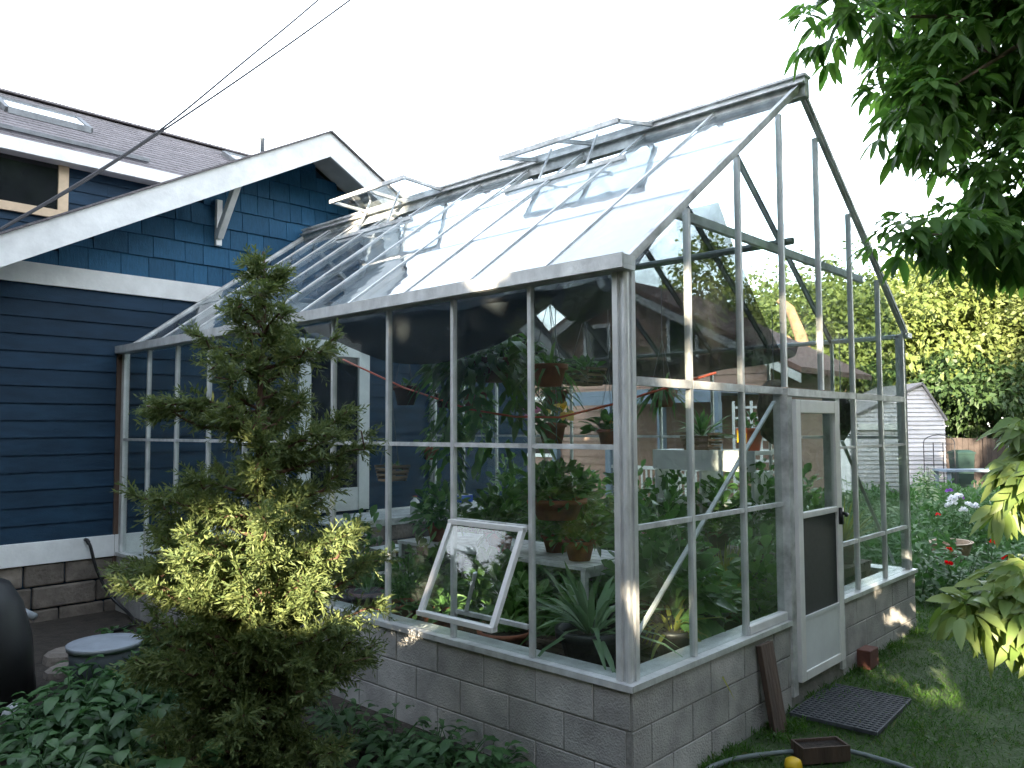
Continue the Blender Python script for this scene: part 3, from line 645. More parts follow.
# shade cloths under the roof
def cloth(name, label, xa, xb, ya, yb, sagf, m, nu=36, nv=44):
    vs = []
    for i in range(nu + 1):
        for j in range(nv + 1):
            u, v_ = i / nu, j / nv; x = xa + (xb - xa) * u; y = ya + (yb - ya) * v_
            r = .018 * math.sin(9 * u + 5 * v_) + .012 * math.sin(23 * v_ + 4 * u) + .008 * math.sin(31 * u - 11 * v_)
            vs.append((x, y, rz(x) - .07 - sagf(u, v_) - abs(r) - (r * .5)))
    fs = [(i * (nv + 1) + j, (i + 1) * (nv + 1) + j, (i + 1) * (nv + 1) + j + 1, i * (nv + 1) + j + 1) for i in range(nu) for j in range(nv)]
    o = MB().add(vs, fs).build(name, m, None, True); tag(o, label, 'shade cloth')
    so_ = o.modifiers.new('thickness', 'SOLIDIFY'); so_.thickness = .002
    return o
def sagA(u, v):
    sw = .25 + .75 * (math.sin(math.pi * min(1, max(0, (v - .14) / .80))) ** .8 if .14 < v < .94 else 0) + (.35 * math.sin(math.pi * v / .14) if v < .14 else 0)
    return .56 * (math.sin(math.pi * min(1, u ** .55)) ** 1.2) * sw * (1 - .25 * u)
def sagB(u, v): return .62 * math.sin(math.pi * u ** .7) * (.55 + .45 * math.sin(math.pi * v))
cloth('shade_cloth', 'dark grey net slung low under the left roof slope above the long wall', .05, 1.25, .22, 3.15, sagA, M['net'])
cloth('shade_cloth', 'black net sagging under the far right roof slope above the right side wall', WID - .05, 2.75, .95, 4.9, sagB, M['net2'])

# ------------------------------------------------------------------ things hung and kept in the greenhouse
def pot(mb, c, r, h, n=20):
    mb.lathe(c, [(r * .68, 0), (r * .93, h * .78), (r * 1.06, h * .78), (r * 1.08, h), (r * .95, h), (r * .9, h * .82), (r * .02, h * .80)], n)
def pot_soil(t, c, r, h): pass
def rosette(c, n, L, wd, el0, el1, droop, kind='strap', jit=.25):
    az = rng.random(n) * 2 * np.pi; el = np.radians(el0 + (el1 - el0) * rng.random(n)); D = np.stack([np.cos(az) * np.cos(el), np.sin(az) * np.cos(el), np.sin(el)], 1)
    P = np.array(c)[None] + np.stack([np.cos(az), np.sin(az), 0 * az], 1) * .03 * rng.random((n, 1)); N = np.cross(np.cross(D, np.array([0, 0, 1.0])) + 1e-6, D)
    Ls = L * (1 - jit + 2 * jit * rng.random(n)); return leaves(P, D, N, Ls, wd * (0.8 + .4 * rng.random(n)), droop * (0.5 + rng.random(n)), .35, kind)
def bush(c, r, h, n, L, aspect=.45, kind='ovate', droop=.3, up=.6):
    q = rand_dirs(n) * rng.random((n, 1)) ** .45; q[:, 2] = np.abs(q[:, 2]); P = np.array(c) + q * np.array([r, r, h]); O = unit(q + np.array([0, 0, .2]))
    D = unit(O + rng.normal(size=(n, 3)) * .45); N = unit(np.array([0, 0, up]) + .4 * O + rng.normal(size=(n, 3)) * .3); Ls = L * (.6 + .8 * rng.random(n))
    return leaves(P, D, N, Ls, Ls * aspect, droop, .25, kind)
def stems(mb, c, tips, r=.006):
    for t in tips:
        a = Vector(c); b = Vector(t); mb.tube([a, a.lerp(b, .5) + Vector((0, 0, .02)), b], [r, r * .8, r * .5], 5)
def trailing(c, n, length, L, r=.12, wd=.4):
    parts = []
    for i in range(n):
        az = random.uniform(0, 6.28); x0 = c[0] + r * math.cos(az); y0 = c[1] + r * math.sin(az); ln = length * random.uniform(.4, 1); k = max(4, int(ln / (L * .45)))
        t = np.linspace(0, 1, k); P = np.stack([x0 + .06 * np.cos(az) * np.sqrt(t) + rng.normal(size=k) * .012, y0 + .06 * np.sin(az) * np.sqrt(t) + rng.normal(size=k) * .012, c[2] + .03 - ln * t], 1)
        D = unit(rng.normal(size=(k, 3)) * .6 + np.array([math.cos(az), math.sin(az), -.7])); N = unit(np.array([math.cos(az), math.sin(az), .6]) + rng.normal(size=(k, 3)) * .3)
        parts.append(leaves(P, D, N, L * (.7 + .6 * rng.random(k)), L * wd, .3, .2, 'ovate'))
    return merge(parts)
def plant(name, label, c, r, h, potm, lm, fol, cat='potted plant', group=None, hang=None, slats=False, tray=False):
    t = thing(name, label, cat, c, group)
    mb = MB()
    if slats:
        k = 6; hh = h / k
        for i in range(k):
            z = c[2] + i * hh
            s2 = r * (0.8 + .2 * i / (k - 1))
            if i % 2: mb.box(c[0] - s2, c[1] - s2, z, c[0] + s2, c[1] - s2 + .018, z + hh * .8); mb.box(c[0] - s2, c[1] + s2 - .018, z, c[0] + s2, c[1] + s2, z + hh * .8)
            else: mb.box(c[0] - s2, c[1] - s2, z, c[0] - s2 + .018, c[1] + s2, z + hh * .8); mb.box(c[0] + s2 - .018, c[1] - s2, z, c[0] + s2, c[1] + s2, z + hh * .8)
        mb.box(c[0] - r * .75, c[1] - r * .75, c[2] + .004, c[0] + r * .75, c[1] + r * .75, c[2] + .015)
        mb.build('basket', M['slat'], t)
    elif potm: pot(mb, c, r, h); mb.build('pot', M[potm], t, True)
    if potm and not slats: MB().lathe((c[0], c[1], c[2] + h * .84), [(r * .9, 0), (r * .9, .004), (r * .3, .012)], 16).build('soil', M['soil'], t)
    if hang:
        hb = MB(); top = Vector(hang)
        for i in range(3):
            q = 2 * math.pi * i / 3 + .4; hb.tube([(c[0] + r * .95 * math.cos(q), c[1] + r * .95 * math.sin(q), c[2] + h), (top.x, top.y, c[2] + h + min(.45, top.z - c[2] - h))], .0025, 5)
        hb.tube([(top.x, top.y, c[2] + h + min(.45, top.z - c[2] - h) - .01), top], .0025, 5); hb.build('hanger', M['aludark'], t)
    if not isinstance(fol, list): fol = [(fol, lm)]
    for (V, F), m in fol: npmesh('foliage' if m not in ('petalk', 'petaly', 'petalw', 'petalp', 'petalr') else 'flowers', V, F, M[m], t)
    return t

def bench(name, label, x0, y0, x1, y1, z, m='alu2', slat=True):
    t = thing(name, label, 'bench', ((x0 + x1) / 2, (y0 + y1) / 2, 0)); mb = MB(); long_y = (y1 - y0) > (x1 - x0)
    n = 7
    for i in range(n):
        if long_y: w_ = (x1 - x0) / n; mb.box(x0 + i * w_ + .006, y0, z - .025, x0 + (i + 1) * w_ - .006, y1, z)
        else: w_ = (y1 - y0) / n; mb.box(x0, y0 + i * w_ + .006, z - .025, x1, y0 + (i + 1) * w_ - .006, z)
    mb.build('bench_top', M[m], t)
    for x in (x0 + .03, x1 - .03):
        for y in (y0 + .03, y1 - .03): MB().box(x - .02, y - .02, 0, x + .02, y + .02, z - .026).build('leg', M[m], t)
    fr = MB(); fr.box(x0 + .05, y0 + .012, z - .08, x1 - .05, y0 + .04, z - .027); fr.box(x0 + .05, y1 - .04, z - .08, x1 - .05, y1 - .012, z - .027); fr.build('apron', M[m], t)
    return t
bench('plant_bench', 'low slatted bench of potted plants just inside the long glass wall', .12, .20, .85, 5.4, .46, 'wood')
bench('plant_bench', 'low slatted bench inside the end wall left of the screen door', .90, .20, 1.75, .85, .46, 'wood')
bench('plant_table', 'white framed table in the middle of the greenhouse behind the aloe', 1.25, 1.25, 2.05, 3.4, .86, 'alu2')
bench('plant_bench', 'slatted bench along the right hand glass wall behind the door', 3.55, .28, 4.22, 4.9, .66, 'wood')
bench('potting_counter', 'grey topped potting counter below the house door', 1.75, 5.15, 4.1, 5.95, .82, 'alu2')
M_ = M
# left bench
plant('aloe_plant', 'large spiky pale green aloe in a black tub beside the corner post', (.42, .56, .46), .20, .24, 'black', 'aloe', rosette((.42, .56, .66), 46, .52, .040, 8, 80, .42))
plant('succulent_bowl', 'terracotta bowl of small succulents behind the open wall vent', (.40, 1.24, .46), .17, .12, 'terra', 'indoor2', rosette((.4, 1.24, .57), 40, .13, .03, 10, 80, .1))
plant('potted_plant', 'leafy plant in a terracotta pot seen under the tilted vent frame', (.36, 1.84, .46), .11, .16, 'terra', 'indoor2', bush((.36, 1.84, .60), .17, .24, 130, .09))
plant('potted_plant', 'feathery plant in a terracotta pot left of the tilted vent', (.36, 2.18, .46), .12, .17, 'terra', 'indoor', bush((.36, 2.18, .62), .16, .30, 220, .10, .2))
plant('potted_plant', 'sword leaved plant in a broad terracotta pot second from the vent bar', (.38, 2.66, .46), .14, .18, 'terra2', 'indoor2', rosette((.38, 2.66, .62), 26, .36, .03, 35, 85, .35))
for i, (y, lab) in enumerate(((3.05, 'arching'), (3.45, 'upright'), (3.9, 'thin leaved'), (4.4, 'tall'), (4.9, 'wispy'))):
    plant('spider_plant', lab + ' grassy plant in a small clay pot behind the juniper', (.40, y, .46), .11, .15, 'terra2', 'indoor' if i % 2 else 'indoor2', rosette((.40, y, .60), 44, .36 + .03 * i, .018, 30, 88, .5), group='grassy pot plants along the long wall')
# end wall bench and corner
plant('potted_plant', 'sunlit yellow strappy plant in a black pot inside the end wall', (.98, .36, .46), .13, .17, 'black', 'yelleaf', rosette((.98, .36, .60), 30, .42, .028, 15, 70, .7))  # yellow leaf colour stands in for sun falling through the glass
plant('potted_plant', 'broad dark leaved plant in a black pot behind the diagonal brace', (1.24, .52, .46), .14, .20, 'black', 'indoor', bush((1.24, .52, .64), .26, .42, 150, .20))
plant('potted_plant', 'bushy green plant in a black pot left of the screen door', (1.58, .45, .46), .13, .18, 'black', 'indoor2', bush((1.58, .45, .62), .2, .30, 170, .11))
plant('potted_plant', 'tall mixed leafy plant above the end wall bench', (1.42, .72, .46), .15, .22, 'terra2', 'indoor', [(bush((1.42, .72, .80), .32, .62, 300, .15, .35), 'indoor'), (bush((1.5, .75, 1.05), .2, .2, 8, .06), 'petalk')])
plant('potted_plant', 'floppy fan leaved plant spilling beside the aloe', (.85, .95, .30), .16, .22, 'terra2', 'indoor', rosette((.85, .95, .52), 46, .62, .05, 20, 82, .5))
# middle table
for x, y, lab, lm, k in ((1.5, 1.5, 'low glossy plant in a terracotta bowl on the near end of the middle table', 'indoor', 0), (1.7, 1.9, 'frilly light green plant on the middle table', 'indoor2', 1), (1.45, 2.3, 'dense dark plant on the middle table behind the clay bowl', 'indoor', 0), (1.8, 2.7, 'grassy plant halfway along the middle table', 'indoor2', 2), (1.5, 3.1, 'tall leafy plant at the far end of the middle table', 'indoor', 0)):
    fol = bush((x, y, 1.0), .24, .36, 240, .12) if k == 0 else bush((x, y, 1.0), .2, .3, 300, .08) if k == 1 else rosette((x, y, 1.0), 50, .4, .02, 30, 85, .5)
    plant('potted_plant', lab, (x, y, .86), .12, .15, 'terra', lm, fol)
plant('floor_plant', 'big dark leafy shrub standing on the floor by the middle table', (1.0, 1.9, 0), .2, .28, 'terra2', 'indoor', bush((1.0, 1.9, .3), .34, .62, 360, .17))
plant('floor_plant', 'tall upright leafy plant on the floor inside the screen door', (2.75, .62, 0), .18, .26, 'black', 'indoor2', bush((2.75, .62, .3), .30, .75, 300, .15))
plant('floor_plant', 'sprawling green plant on the floor in the aisle', (2.6, 2.2, 0), .2, .26, 'black', 'indoor', bush((2.6, 2.2, .25), .45, .8, 420, .16))
plant('floor_plant', 'pale green reedy plant on the floor by the right bench', (3.2, 1.2, 0), .18, .26, 'terra2', 'yelleaf', rosette((3.2, 1.2, .24), 70, .8, .025, 45, 88, .3))
for x, y, z, r_, h_, n_p, lab, lm in ((2.45, 3.3, 0, .42, .95, 420, 'big leafy shrub on the floor beyond the middle table', 'indoor2'), (2.9, 3.0, 0, .38, 1.15, 420, 'tall bushy shrub near the far end of the aisle', 'indoor'), (.85, 1.55, 0, .30, .55, 300, 'low leafy shrub on the floor behind the wall vent', 'indoor2'), (1.05, 2.75, 0, .32, .70, 320, 'rounded shrub on the floor left of the middle table', 'indoor2'), (1.1, 3.7, 0, .34, .85, 320, 'leafy shrub on the floor near the covered tub', 'indoor'), (2.2, 1.15, 0, .34, .72, 320, 'green shrub on the floor right of the middle table', 'indoor2'), (3.15, 1.9, 0, .34, .9, 320, 'shrub on the floor in front of the white shelf', 'indoor2'), (3.2, .55, 0, .28, .75, 260, 'leafy shrub on the floor inside the wall right of the door', 'indoor2')):
    plant('floor_plant', lab, (x, y, z), .17, .26, 'terra2', lm, bush((x, y, .26), r_, h_, n_p, .14))
for x, y, z, lab, k in ((1.75, 2.9, 2.05, 'hanging pot of pale trailing leaves above the middle table', 0), (2.7, 1.5, 2.05, 'hanging pot of ferny leaves above the aisle', 1), (.75, 1.15, 2.15, 'small hanging pot of strappy leaves close to the long wall', 2), (2.9, 2.9, 2.1, 'hanging pot of dark leaves near the right roof slope', 1), (3.1, 4.3, 1.95, 'hanging pot against the blue wall right of the door', 0)):
    c_ = (x, y, z); fol = trailing((x, y, z + .15), 16, .6, .09, .09, .45) if k == 0 else rosette((x, y, z + .13), 60, .34, .03, 0, 80, .9) if k == 1 else rosette((x, y, z + .12), 30, .3, .022, 10, 80, .8)
    plant('hanging_pot', lab, c_, .12, .15, 'terra', 'indoor2' if k != 1 else 'indoor', fol, hang=(x, y, 3.1))
# right bench
for i, (y, lab, lm, kk) in enumerate(((.42, 'yellow green reedy plant in the right front corner', 'yelleaf', 1), (.80, 'bushy green plant second along the right bench', 'indoor2', 0), (1.2, 'dark glossy plant below the white shelf', 'indoor', 0), (1.65, 'round leafy plant in the middle of the right bench', 'indoor2', 0), (2.15, 'large dark leaved plant beyond the white shelf', 'indoor', 0), (2.7, 'drooping plant third from the house end of the right bench', 'indoor', 0), (3.3, 'tall mixed leafy plant far along the right bench', 'indoor2', 0), (3.9, 'spreading dark plant near the end of the right bench', 'indoor', 0), (4.5, 'last leafy plant at the house end of the right bench', 'indoor2', 0))):
    fol = rosette((3.9, y, .80), 80, .5, .02, 40, 88, .3) if kk else bush((3.9, y, .80), .29, .58 + .09 * (i % 3), 330, .13)
    plant('potted_plant', lab, (3.9, y, .66), .12, .16, 'terra2', lm, fol)
# white shelf with its pots
t = thing('white_shelf_unit', 'white painted shelf cabinet standing on the right bench', 'shelf', (3.95, 1.7, .66))
mb = MB(); mb.box(3.78, 1.18, 1.60, 4.2, 2.32, 1.64); mb.box(3.78, 1.18, 1.44, 3.80, 2.32, 1.60); mb.box(3.8, 1.18, 1.1, 4.2, 2.32, 1.13); mb.build('shelves', M['white'], t)
for y in (1.2, 1.76, 2.28): MB().box(3.8, y, .662, 4.19, y + .03, 1.435).build('side_panel', M['white'], t)
plant('palm_basket', 'dark spiky palm in a slatted wooden basket on the white shelf', (3.98, 1.85, 1.64), .17, .18, None, 'indoor', rosette((3.98, 1.85, 1.78), 46, .42, .035, 10, 80, .35), slats=True)
t = plant('orange_pot', 'square bright orange pot with a yellow tag on the white shelf', (3.98, 1.32, 1.64), .13, .22, 'orange', 'indoor', bush((3.98, 1.32, 1.84), .10, .14, 40, .09))
MB().box(3.86, 1.30, 1.72, 3.865, 1.40, 1.84).build('tag', M['yellow'], t)
# hanging
HR = 3.12
plant('hanging_pot', 'small terracotta pot hung on wires in front of the house wall', (1.2, 3.22, 2.08), .11, .17, 'terra2', 'indoor2', bush((1.2, 3.22, 2.22), .08, .07, 40, .05), hang=(1.2, 3.22, 3.3))
plant('hanging_basket', 'huge dark hanging basket of trailing orchid leaves under the shade cloth', (1.3, 2.26, 2.25), .20, .19, 'terra2', 'indoor', [(bush((1.3, 2.26, 2.30), .50, .36, 420, .22, .3, droop=.8), 'indoor'), (trailing((1.3, 2.26, 2.42), 22, 1.0, .16, .38, .35), 'indoor')], hang=(1.3, 2.26, 3.4))
plant('hanging_vine', 'thin vine trailing from a small pot against the house wall', (1.25, 2.75, 2.05), .09, .12, 'terra2', 'indoor2', trailing((1.25, 2.75, 2.15), 7, 1.2, .10, .07, .5), hang=(1.25, 2.75, 3.3))
plant('slatted_hanging_basket', 'slatted wooden orchid basket hung near the far roof glass', (2.2, 1.98, 2.24), .14, .16, None, 'indoor', bush((2.2, 1.98, 2.36), .14, .10, 60, .10), hang=(2.2, 1.98, 3.3), slats=True)
plant('slatted_hanging_basket', 'slatted wooden basket hung beside the house door', (.60, 2.65, 1.46), .10, .13, None, 'indoor2', bush((.60, 2.65, 1.56), .06, .04, 20, .05), hang=(.60, 2.65, 2.9), slats=True)
plant('hanging_flower_pot', 'hanging clay pot with pink and yellow flowers', (2.2, 2.36, 1.72), .13, .2, 'terra', 'indoor', [(bush((2.2, 2.36, 1.9), .16, .14, 70, .10), 'indoor'), (bush((2.26, 2.30, 2.0), .10, .08, 16, .08, .8), 'petaly'), (bush((2.08, 2.5, 2.0), .08, .07, 16, .08, .8), 'petalk')], hang=(2.2, 2.36, 3.3))
plant('hanging_flower_pot', 'small hanging pot with orange yellow blooms by the corner post', (1.6, 1.28, 1.72), .09, .14, 'terra', 'indoor', [(bush((1.6, 1.28, 1.83), .16, .12, 60, .13), 'indoor'), (bush((1.6, 1.28, 1.9), .07, .07, 10, .06, .8), 'petaly')], hang=(1.6, 1.28, 3.4))
plant('clay_bowl', 'wide hanging clay bowl of dark bushy leaves beside the corner post', (1.2, 1.47, 1.20), .21, .15, 'terra', 'indoor', bush((1.2, 1.47, 1.34), .26, .26, 320, .10), hang=(1.2, 1.47, 3.2))
plant('wall_pot', 'small orange clay pot with an upright seedling by the rear corner', (4.0, 6.1, 1.44), .11, .17, 'terra', 'indoor2', bush((4.0, 6.1, 1.6), .16, .18, 40, .12), hang=(4.0, 6.1, 2.75))
plant('cone_basket', 'dark green mossy cone basket hung by white wire right of the door', (3.9, .42, 1.76), .10, .30, 'bgcone', 'indoor', bush((3.9, .42, 2.02), .12, .10, 80, .06), hang=(3.9, .42, 2.75)) if False else None
t = thing('cone_basket', 'dark mossy cone basket hung right of the screen door', 'hanging basket', (3.95, .42, 1.75))
MB().lathe((3.95, .42, 1.74), [(.02, 0), (.07, .08), (.11, .2), (.10, .33), (.05, .38)], 14).build('basket', M['soil'], t, True)
V, F = bush((3.95, .42, 1.80), .12, .30, 160, .05); npmesh('foliage', V, F, M['bgdark'], t)
MB().tube([(3.95, .42, 2.1), (3.95, .42, 2.72)], .004, 6).build('hanger', M['white'], t)
t = thing('coir_liner', 'long brown coir bundle hung above the orange pot', 'hanging basket', (3.3, .75, 1.75))
MB().lathe((3.3, .75, 1.72), [(.03, 0), (.12, .08), (.15, .3), (.12, .5), (.04, .56)], 14).build('bundle', M['bark'], t, True)
MB().tube([(3.3, .75, 2.27), (3.3, .75, 2.9)], .004, 6).build('hanger', M['aludark'], t)
# cord strung across
pts = [(1.0, 3.9, 2.52), (1.0, 3.0, 2.22), (1.0, 2.19, 2.02), (1.0, 1.7, 1.955), (1.0, 1.27, 1.945), (1.0, .79, 2.03), (1.0, .04, 2.2)]
cp = []
for i in range(len(pts) - 1):
    for s_ in range(4): cp.append(Vector(pts[i]).lerp(Vector(pts[i + 1]), s_ / 4))
cp.append(Vector(pts[-1])); tag(MB().tube(cp, .008, 6).build('cord', M['cord'], None, True), 'bright orange cord sagging across the inside of the greenhouse', 'cord')
# counter clutter
def bottle(label, c, h, r, m, cap):
    t = thing('bottle', label, 'bottle', c); MB().lathe(c, [(r, 0), (r, h * .62), (r * .9, h * .72), (r * .38, h * .85), (r * .38, h * .93)], 14).build('bottle_body', M[m], t, True); MB().lathe((c[0], c[1], c[2] + h * .93), [(r * .45, 0), (r * .45, h * .08)], 10).build('cap', M[cap], t)
bottle('white spray bottle with a red cap at the left of the counter', (3.05, 5.3, .82), .22, .06, 'white', 'redp'); bottle('squat white bottle on the counter', (3.35, 5.35, .82), .18, .07, 'white', 'grey'); bottle('red topped white bottle nearest the roof post', (3.2, 5.28, .82), .17, .05, 'redp', 'white')
t = thing('feed_box', 'blue and white plant feed box at the right of the counter', 'box', (3.95, 5.4, .82)); MB().box(3.86, 5.33, .82, 4.06, 5.47, 1.0).build('carton', M['white'], t); MB().box(3.855, 5.325, .90, 4.065, 5.475, .99).build('label_band', M['bluep'], t)
t = thing('covered_tub', 'round dark covered tub left of the potting counter', 'tub', (1.45, 4.6, 0)); MB().lathe((1.45, 4.6, 0), [(.26, 0), (.3, .75)], 20).build('tub_body', M['greybin'], t, True); MB().lathe((1.45, 4.6, .752), [(.34, 0), (.34, .05), (.2, .09), (.03, .10)], 20).build('lid', M['black'], t, True)
t = thing('metal_stand', 'small white metal stand in front of the potting counter', 'stand', (1.9, 4.3, 0)); mb = MB()
for z in (.35, .62): mb.box(1.72, 4.12, z, 2.08, 4.48, z + .02)
mb.build('shelves', M['white'], t)
for x, y in ((1.73, 4.13), (2.07, 4.13), (1.73, 4.47), (2.07, 4.47)): MB().box(x - .012, y - .012, 0, x + .012, y + .012, .62).build('leg', M['white'], t)

# ------------------------------------------------------------------ juniper in front of the long wall
JX, JY = -1.12, 1.62
J = thing('juniper', 'feathery conical juniper in front of the greenhouse with a long left branch', 'tree', (JX, JY, 0))
mb = MB(); tp = [(JX + .02 * math.sin(i * 1.3), JY + .02 * math.cos(i * 1.7), 2.85 * i / 12) for i in range(13)]
mb.tube(tp, [.034 * (1 - i / 13) + .005 for i in range(13)], 8)
sprP, sprD, sprL = [], [], []
def jrad(z):
    pts_ = [(0, .52), (.35, .58), (.8, .56), (1.15, .53), (1.5, .40), (1.8, .32), (2.1, .27), (2.4, .22), (2.6, .11), (2.85, .03)]
    for (a_, b_), (c_, d_) in zip(pts_, pts_[1:]):
        if a_ <= z <= c_: return b_ + (d_ - b_) * (z - a_) / (c_ - a_)
    return .03
def jlimb(z0, az, ln, rise):
    a_ = Vector((JX, JY, z0)); pts_ = []; k = 8
    for i in range(k + 1):
        t_ = i / k; pts_.append(a_ + Vector((math.cos(az) * ln * t_, math.sin(az) * ln * t_, rise * ln * (t_ ** 1.4))) + Vector((random.uniform(-1, 1), random.uniform(-1, 1), random.uniform(-1, 1))) * .012 * i / 2)
    mb.tube(pts_, [.012 * (1 - .8 * i / k) * (0.5 + ln) + .002 for i in range(k + 1)], 5)
    n = int(16 + (115 if z0 < 1.5 else 85) * ln)
    for _ in range(n):
        t_ = random.random() ** .7; t_ = .04 + .96 * t_; i = min(k - 1, int(t_ * k)); p = pts_[i].lerp(pts_[i + 1], t_ * k - i)
        d_ = Vector((math.cos(az), math.sin(az), rise)).normalized() + Vector((random.gauss(0, .6), random.gauss(0, .6), random.gauss(.15, .5)))
        sprP.append(p); sprD.append(d_.normalized()); sprL.append(random.uniform(.07, .17) * (1.15 - .3 * t_))
z = .06
while z < 2.78:
    for _ in range(6 if z < 1.0 else 4 if z < 1.5 else 3 if z < 1.9 else 2):
        jlimb(z + random.uniform(-.03, .03), random.uniform(0, 6.283), max(.05, jrad(z) * random.choice((random.uniform(.45, .85), random.uniform(.85, 1.2)))), random.uniform(.15, .75) if z > .3 else random.uniform(-.05, .4))
    z += .062
for q in range(3): jlimb(1.86 + .05 * q, 2.36 + .1 * q, .62 - .06 * q, .18)
jlimb(1.62, -.75, .60, .35); jlimb(1.75, -.80, .48, .5); jlimb(2.2, -.6, .40, .45); jlimb(1.0, 2.4, .72, .12); jlimb(1.05, 2.2, .68, .18); jlimb(1.1, 2.6, .66, .1); jlimb(2.25, 2.4, .36, .3)
mb.build('trunk', M['cedarbark'], J, True)
P0 = np.array([tuple(p) for p in sprP]); D0_ = np.array([tuple(p) for p in sprD]); L0 = np.array(sprL); n0 = len(P0)
parts = []
side = unit(np.cross(D0_, rand_dirs(n0))); NN = 11
for i in range(NN):                                       # each spray: a fan of short scale-leaf twigs left and right of its axis
    t_ = (i + .5) / NN; sg = 1 if i % 2 else -1
    base = P0 + D0_ * (L0 * t_)[:, None] + np.array([0, 0, -1.0]) * (L0 * .15 * t_ * t_)[:, None]
    dd = unit(D0_ * .75 + side * sg * (.85 - .4 * t_) + rng.normal(size=(n0, 3)) * .22)
    ll = L0 * (.42 - .22 * t_) * (.7 + .6 * rng.random(n0))
    parts.append(leaves(base, dd, rand_dirs(n0), ll, ll * .20 + .003, .1, .3, 'dia'))
parts.append(leaves(P0, D0_, rand_dirs(n0), L0 * 1.05, .007, .15, .2, 'dia'))
V, F = merge(parts)
# merge a spray's twigs into one colour family through island order is not needed: each twig varies slightly
npmesh('foliage', V, F, M['cedar'], J)

# ------------------------------------------------------------------ trees
tree_hole_targets = []
# broadleaf tree at the right edge
bl = [(2.60, -1.02, 4.44, .60, .60, .52), (2.74, -1.37, 3.52, .60, .60, .58), (2.05, -.90, 3.07, .34, .34, .19), (2.02, -.45, 4.62, .34, .34, .26), (2.95, -1.65, 4.4, .8, .8, .7), (2.18, -.82, 3.95, .34, .34, .34), (2.36, -1.18, 3.03, .38, .38, .22), (2.85, -1.75, 3.3, .7, .7, .6), (3.2, -1.2, 4.9, 1.0, 1.0, .8), (3.4, -2.2, 4.6, 1.1, 1.1, 1.0), (2.6, -1.1, 5.1, .7, .7, .5)]
lo = [(.44, -1.73, 1.68, .18, .18, .11), (.56, -1.79, 1.82, .19, .19, .11), (.33, -1.66, 1.60, .09, .09, .06), (.26, -1.63, 1.18, .15, .15, .11), (.12, -1.50, 1.15, .09, .09, .07), (.42, -1.74, 1.26, .18, .18, .13), (.37, -1.70, 1.05, .14, .14, .09)]
lo2 = [(1.15, -1.88, 1.52, .24, .20, .16), (1.6, -1.95, 1.45, .22, .2, .16), (2.1, -2.0, 1.42, .26, .24, .2), (.8, -1.86, 1.40, .18, .16, .16)]
T = thing('broadleaf_tree', 'large leaved tree at the right edge, its near low branch brightly sunlit', 'tree', (2.75, -2.0, .1))
mb = MB(); limbs(mb, (2.75, -2.0, 0.0), (2.95, -1.95, 5.0), [b[:3] for b in bl], .11, .05)
mb.tube([(2.78, -2.0, .95), (2.35, -2.03, 1.22), (1.85, -1.96, 1.34), (1.4, -1.93, 1.46), (1.0, -1.84, 1.45)], [.034, .028, .022, .017, .013], 8)
for b in lo: mb.tube([(1.0, -1.84, 1.45), ((1.0 + b[0]) / 2 + random.uniform(-.05, .05), -1.82 + random.uniform(-.05, .05), (1.5 + b[2]) / 2 + .05), (b[0], b[1], b[2] + .03)], [.012, .008, .004], 6)
mb.build('trunk', M['bark'], T, True)
def whorls(blobs, dens, L, bias=(0, 0, 1.0), jit=.22):
    parts_ = []
    for (cx, cy, cz, rx, ry, rz_) in blobs:
        nt_ = max(5, int(dens * (rx * ry + rx * rz_ + ry * rz_))); q = rand_dirs(nt_) * (.25 + .75 * rng.random((nt_, 1)) ** .5) * (1 + .12 * rng.normal(size=(nt_, 1)))
        c_ = q * np.array([rx, ry, rz_]) + np.array([cx, cy, cz]); O = unit(q)
        k_ = 7; c2 = np.repeat(c_, k_, 0); O2 = np.repeat(O, k_, 0); n_2 = len(c2)
        az_ = np.tile(np.arange(k_) * 2 * np.pi / k_, nt_) + np.repeat(rng.random(nt_) * 6.28, k_) + rng.normal(size=n_2) * .25
        D_ = np.stack([np.cos(az_), np.sin(az_), 0 * az_ - .25], 1) * .8 + O2 * .55 + rng.normal(size=(n_2, 3)) * .22
        N_ = unit(np.array(bias) + .45 * O2 + rng.normal(size=(n_2, 3)) * jit); Ls = L * (.6 + .6 * rng.random(n_2))
        parts_.append(leaves(c2 + D_ * .012, D_, N_, Ls, Ls * .40, .35 + .3 * rng.random(n_2), .28, 'ovate'))
    return merge(parts_)
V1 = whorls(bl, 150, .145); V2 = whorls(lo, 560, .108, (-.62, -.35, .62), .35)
npmesh('crown', *V1, M['broad'], T, True); V2 = merge([V2, whorls(lo2, 200, .115)]); npmesh('low_branch_leaves', *V2, M['broadlit'], T, True)['label'] = 'low branch leaves with the sunlight put into their pale yellow green'

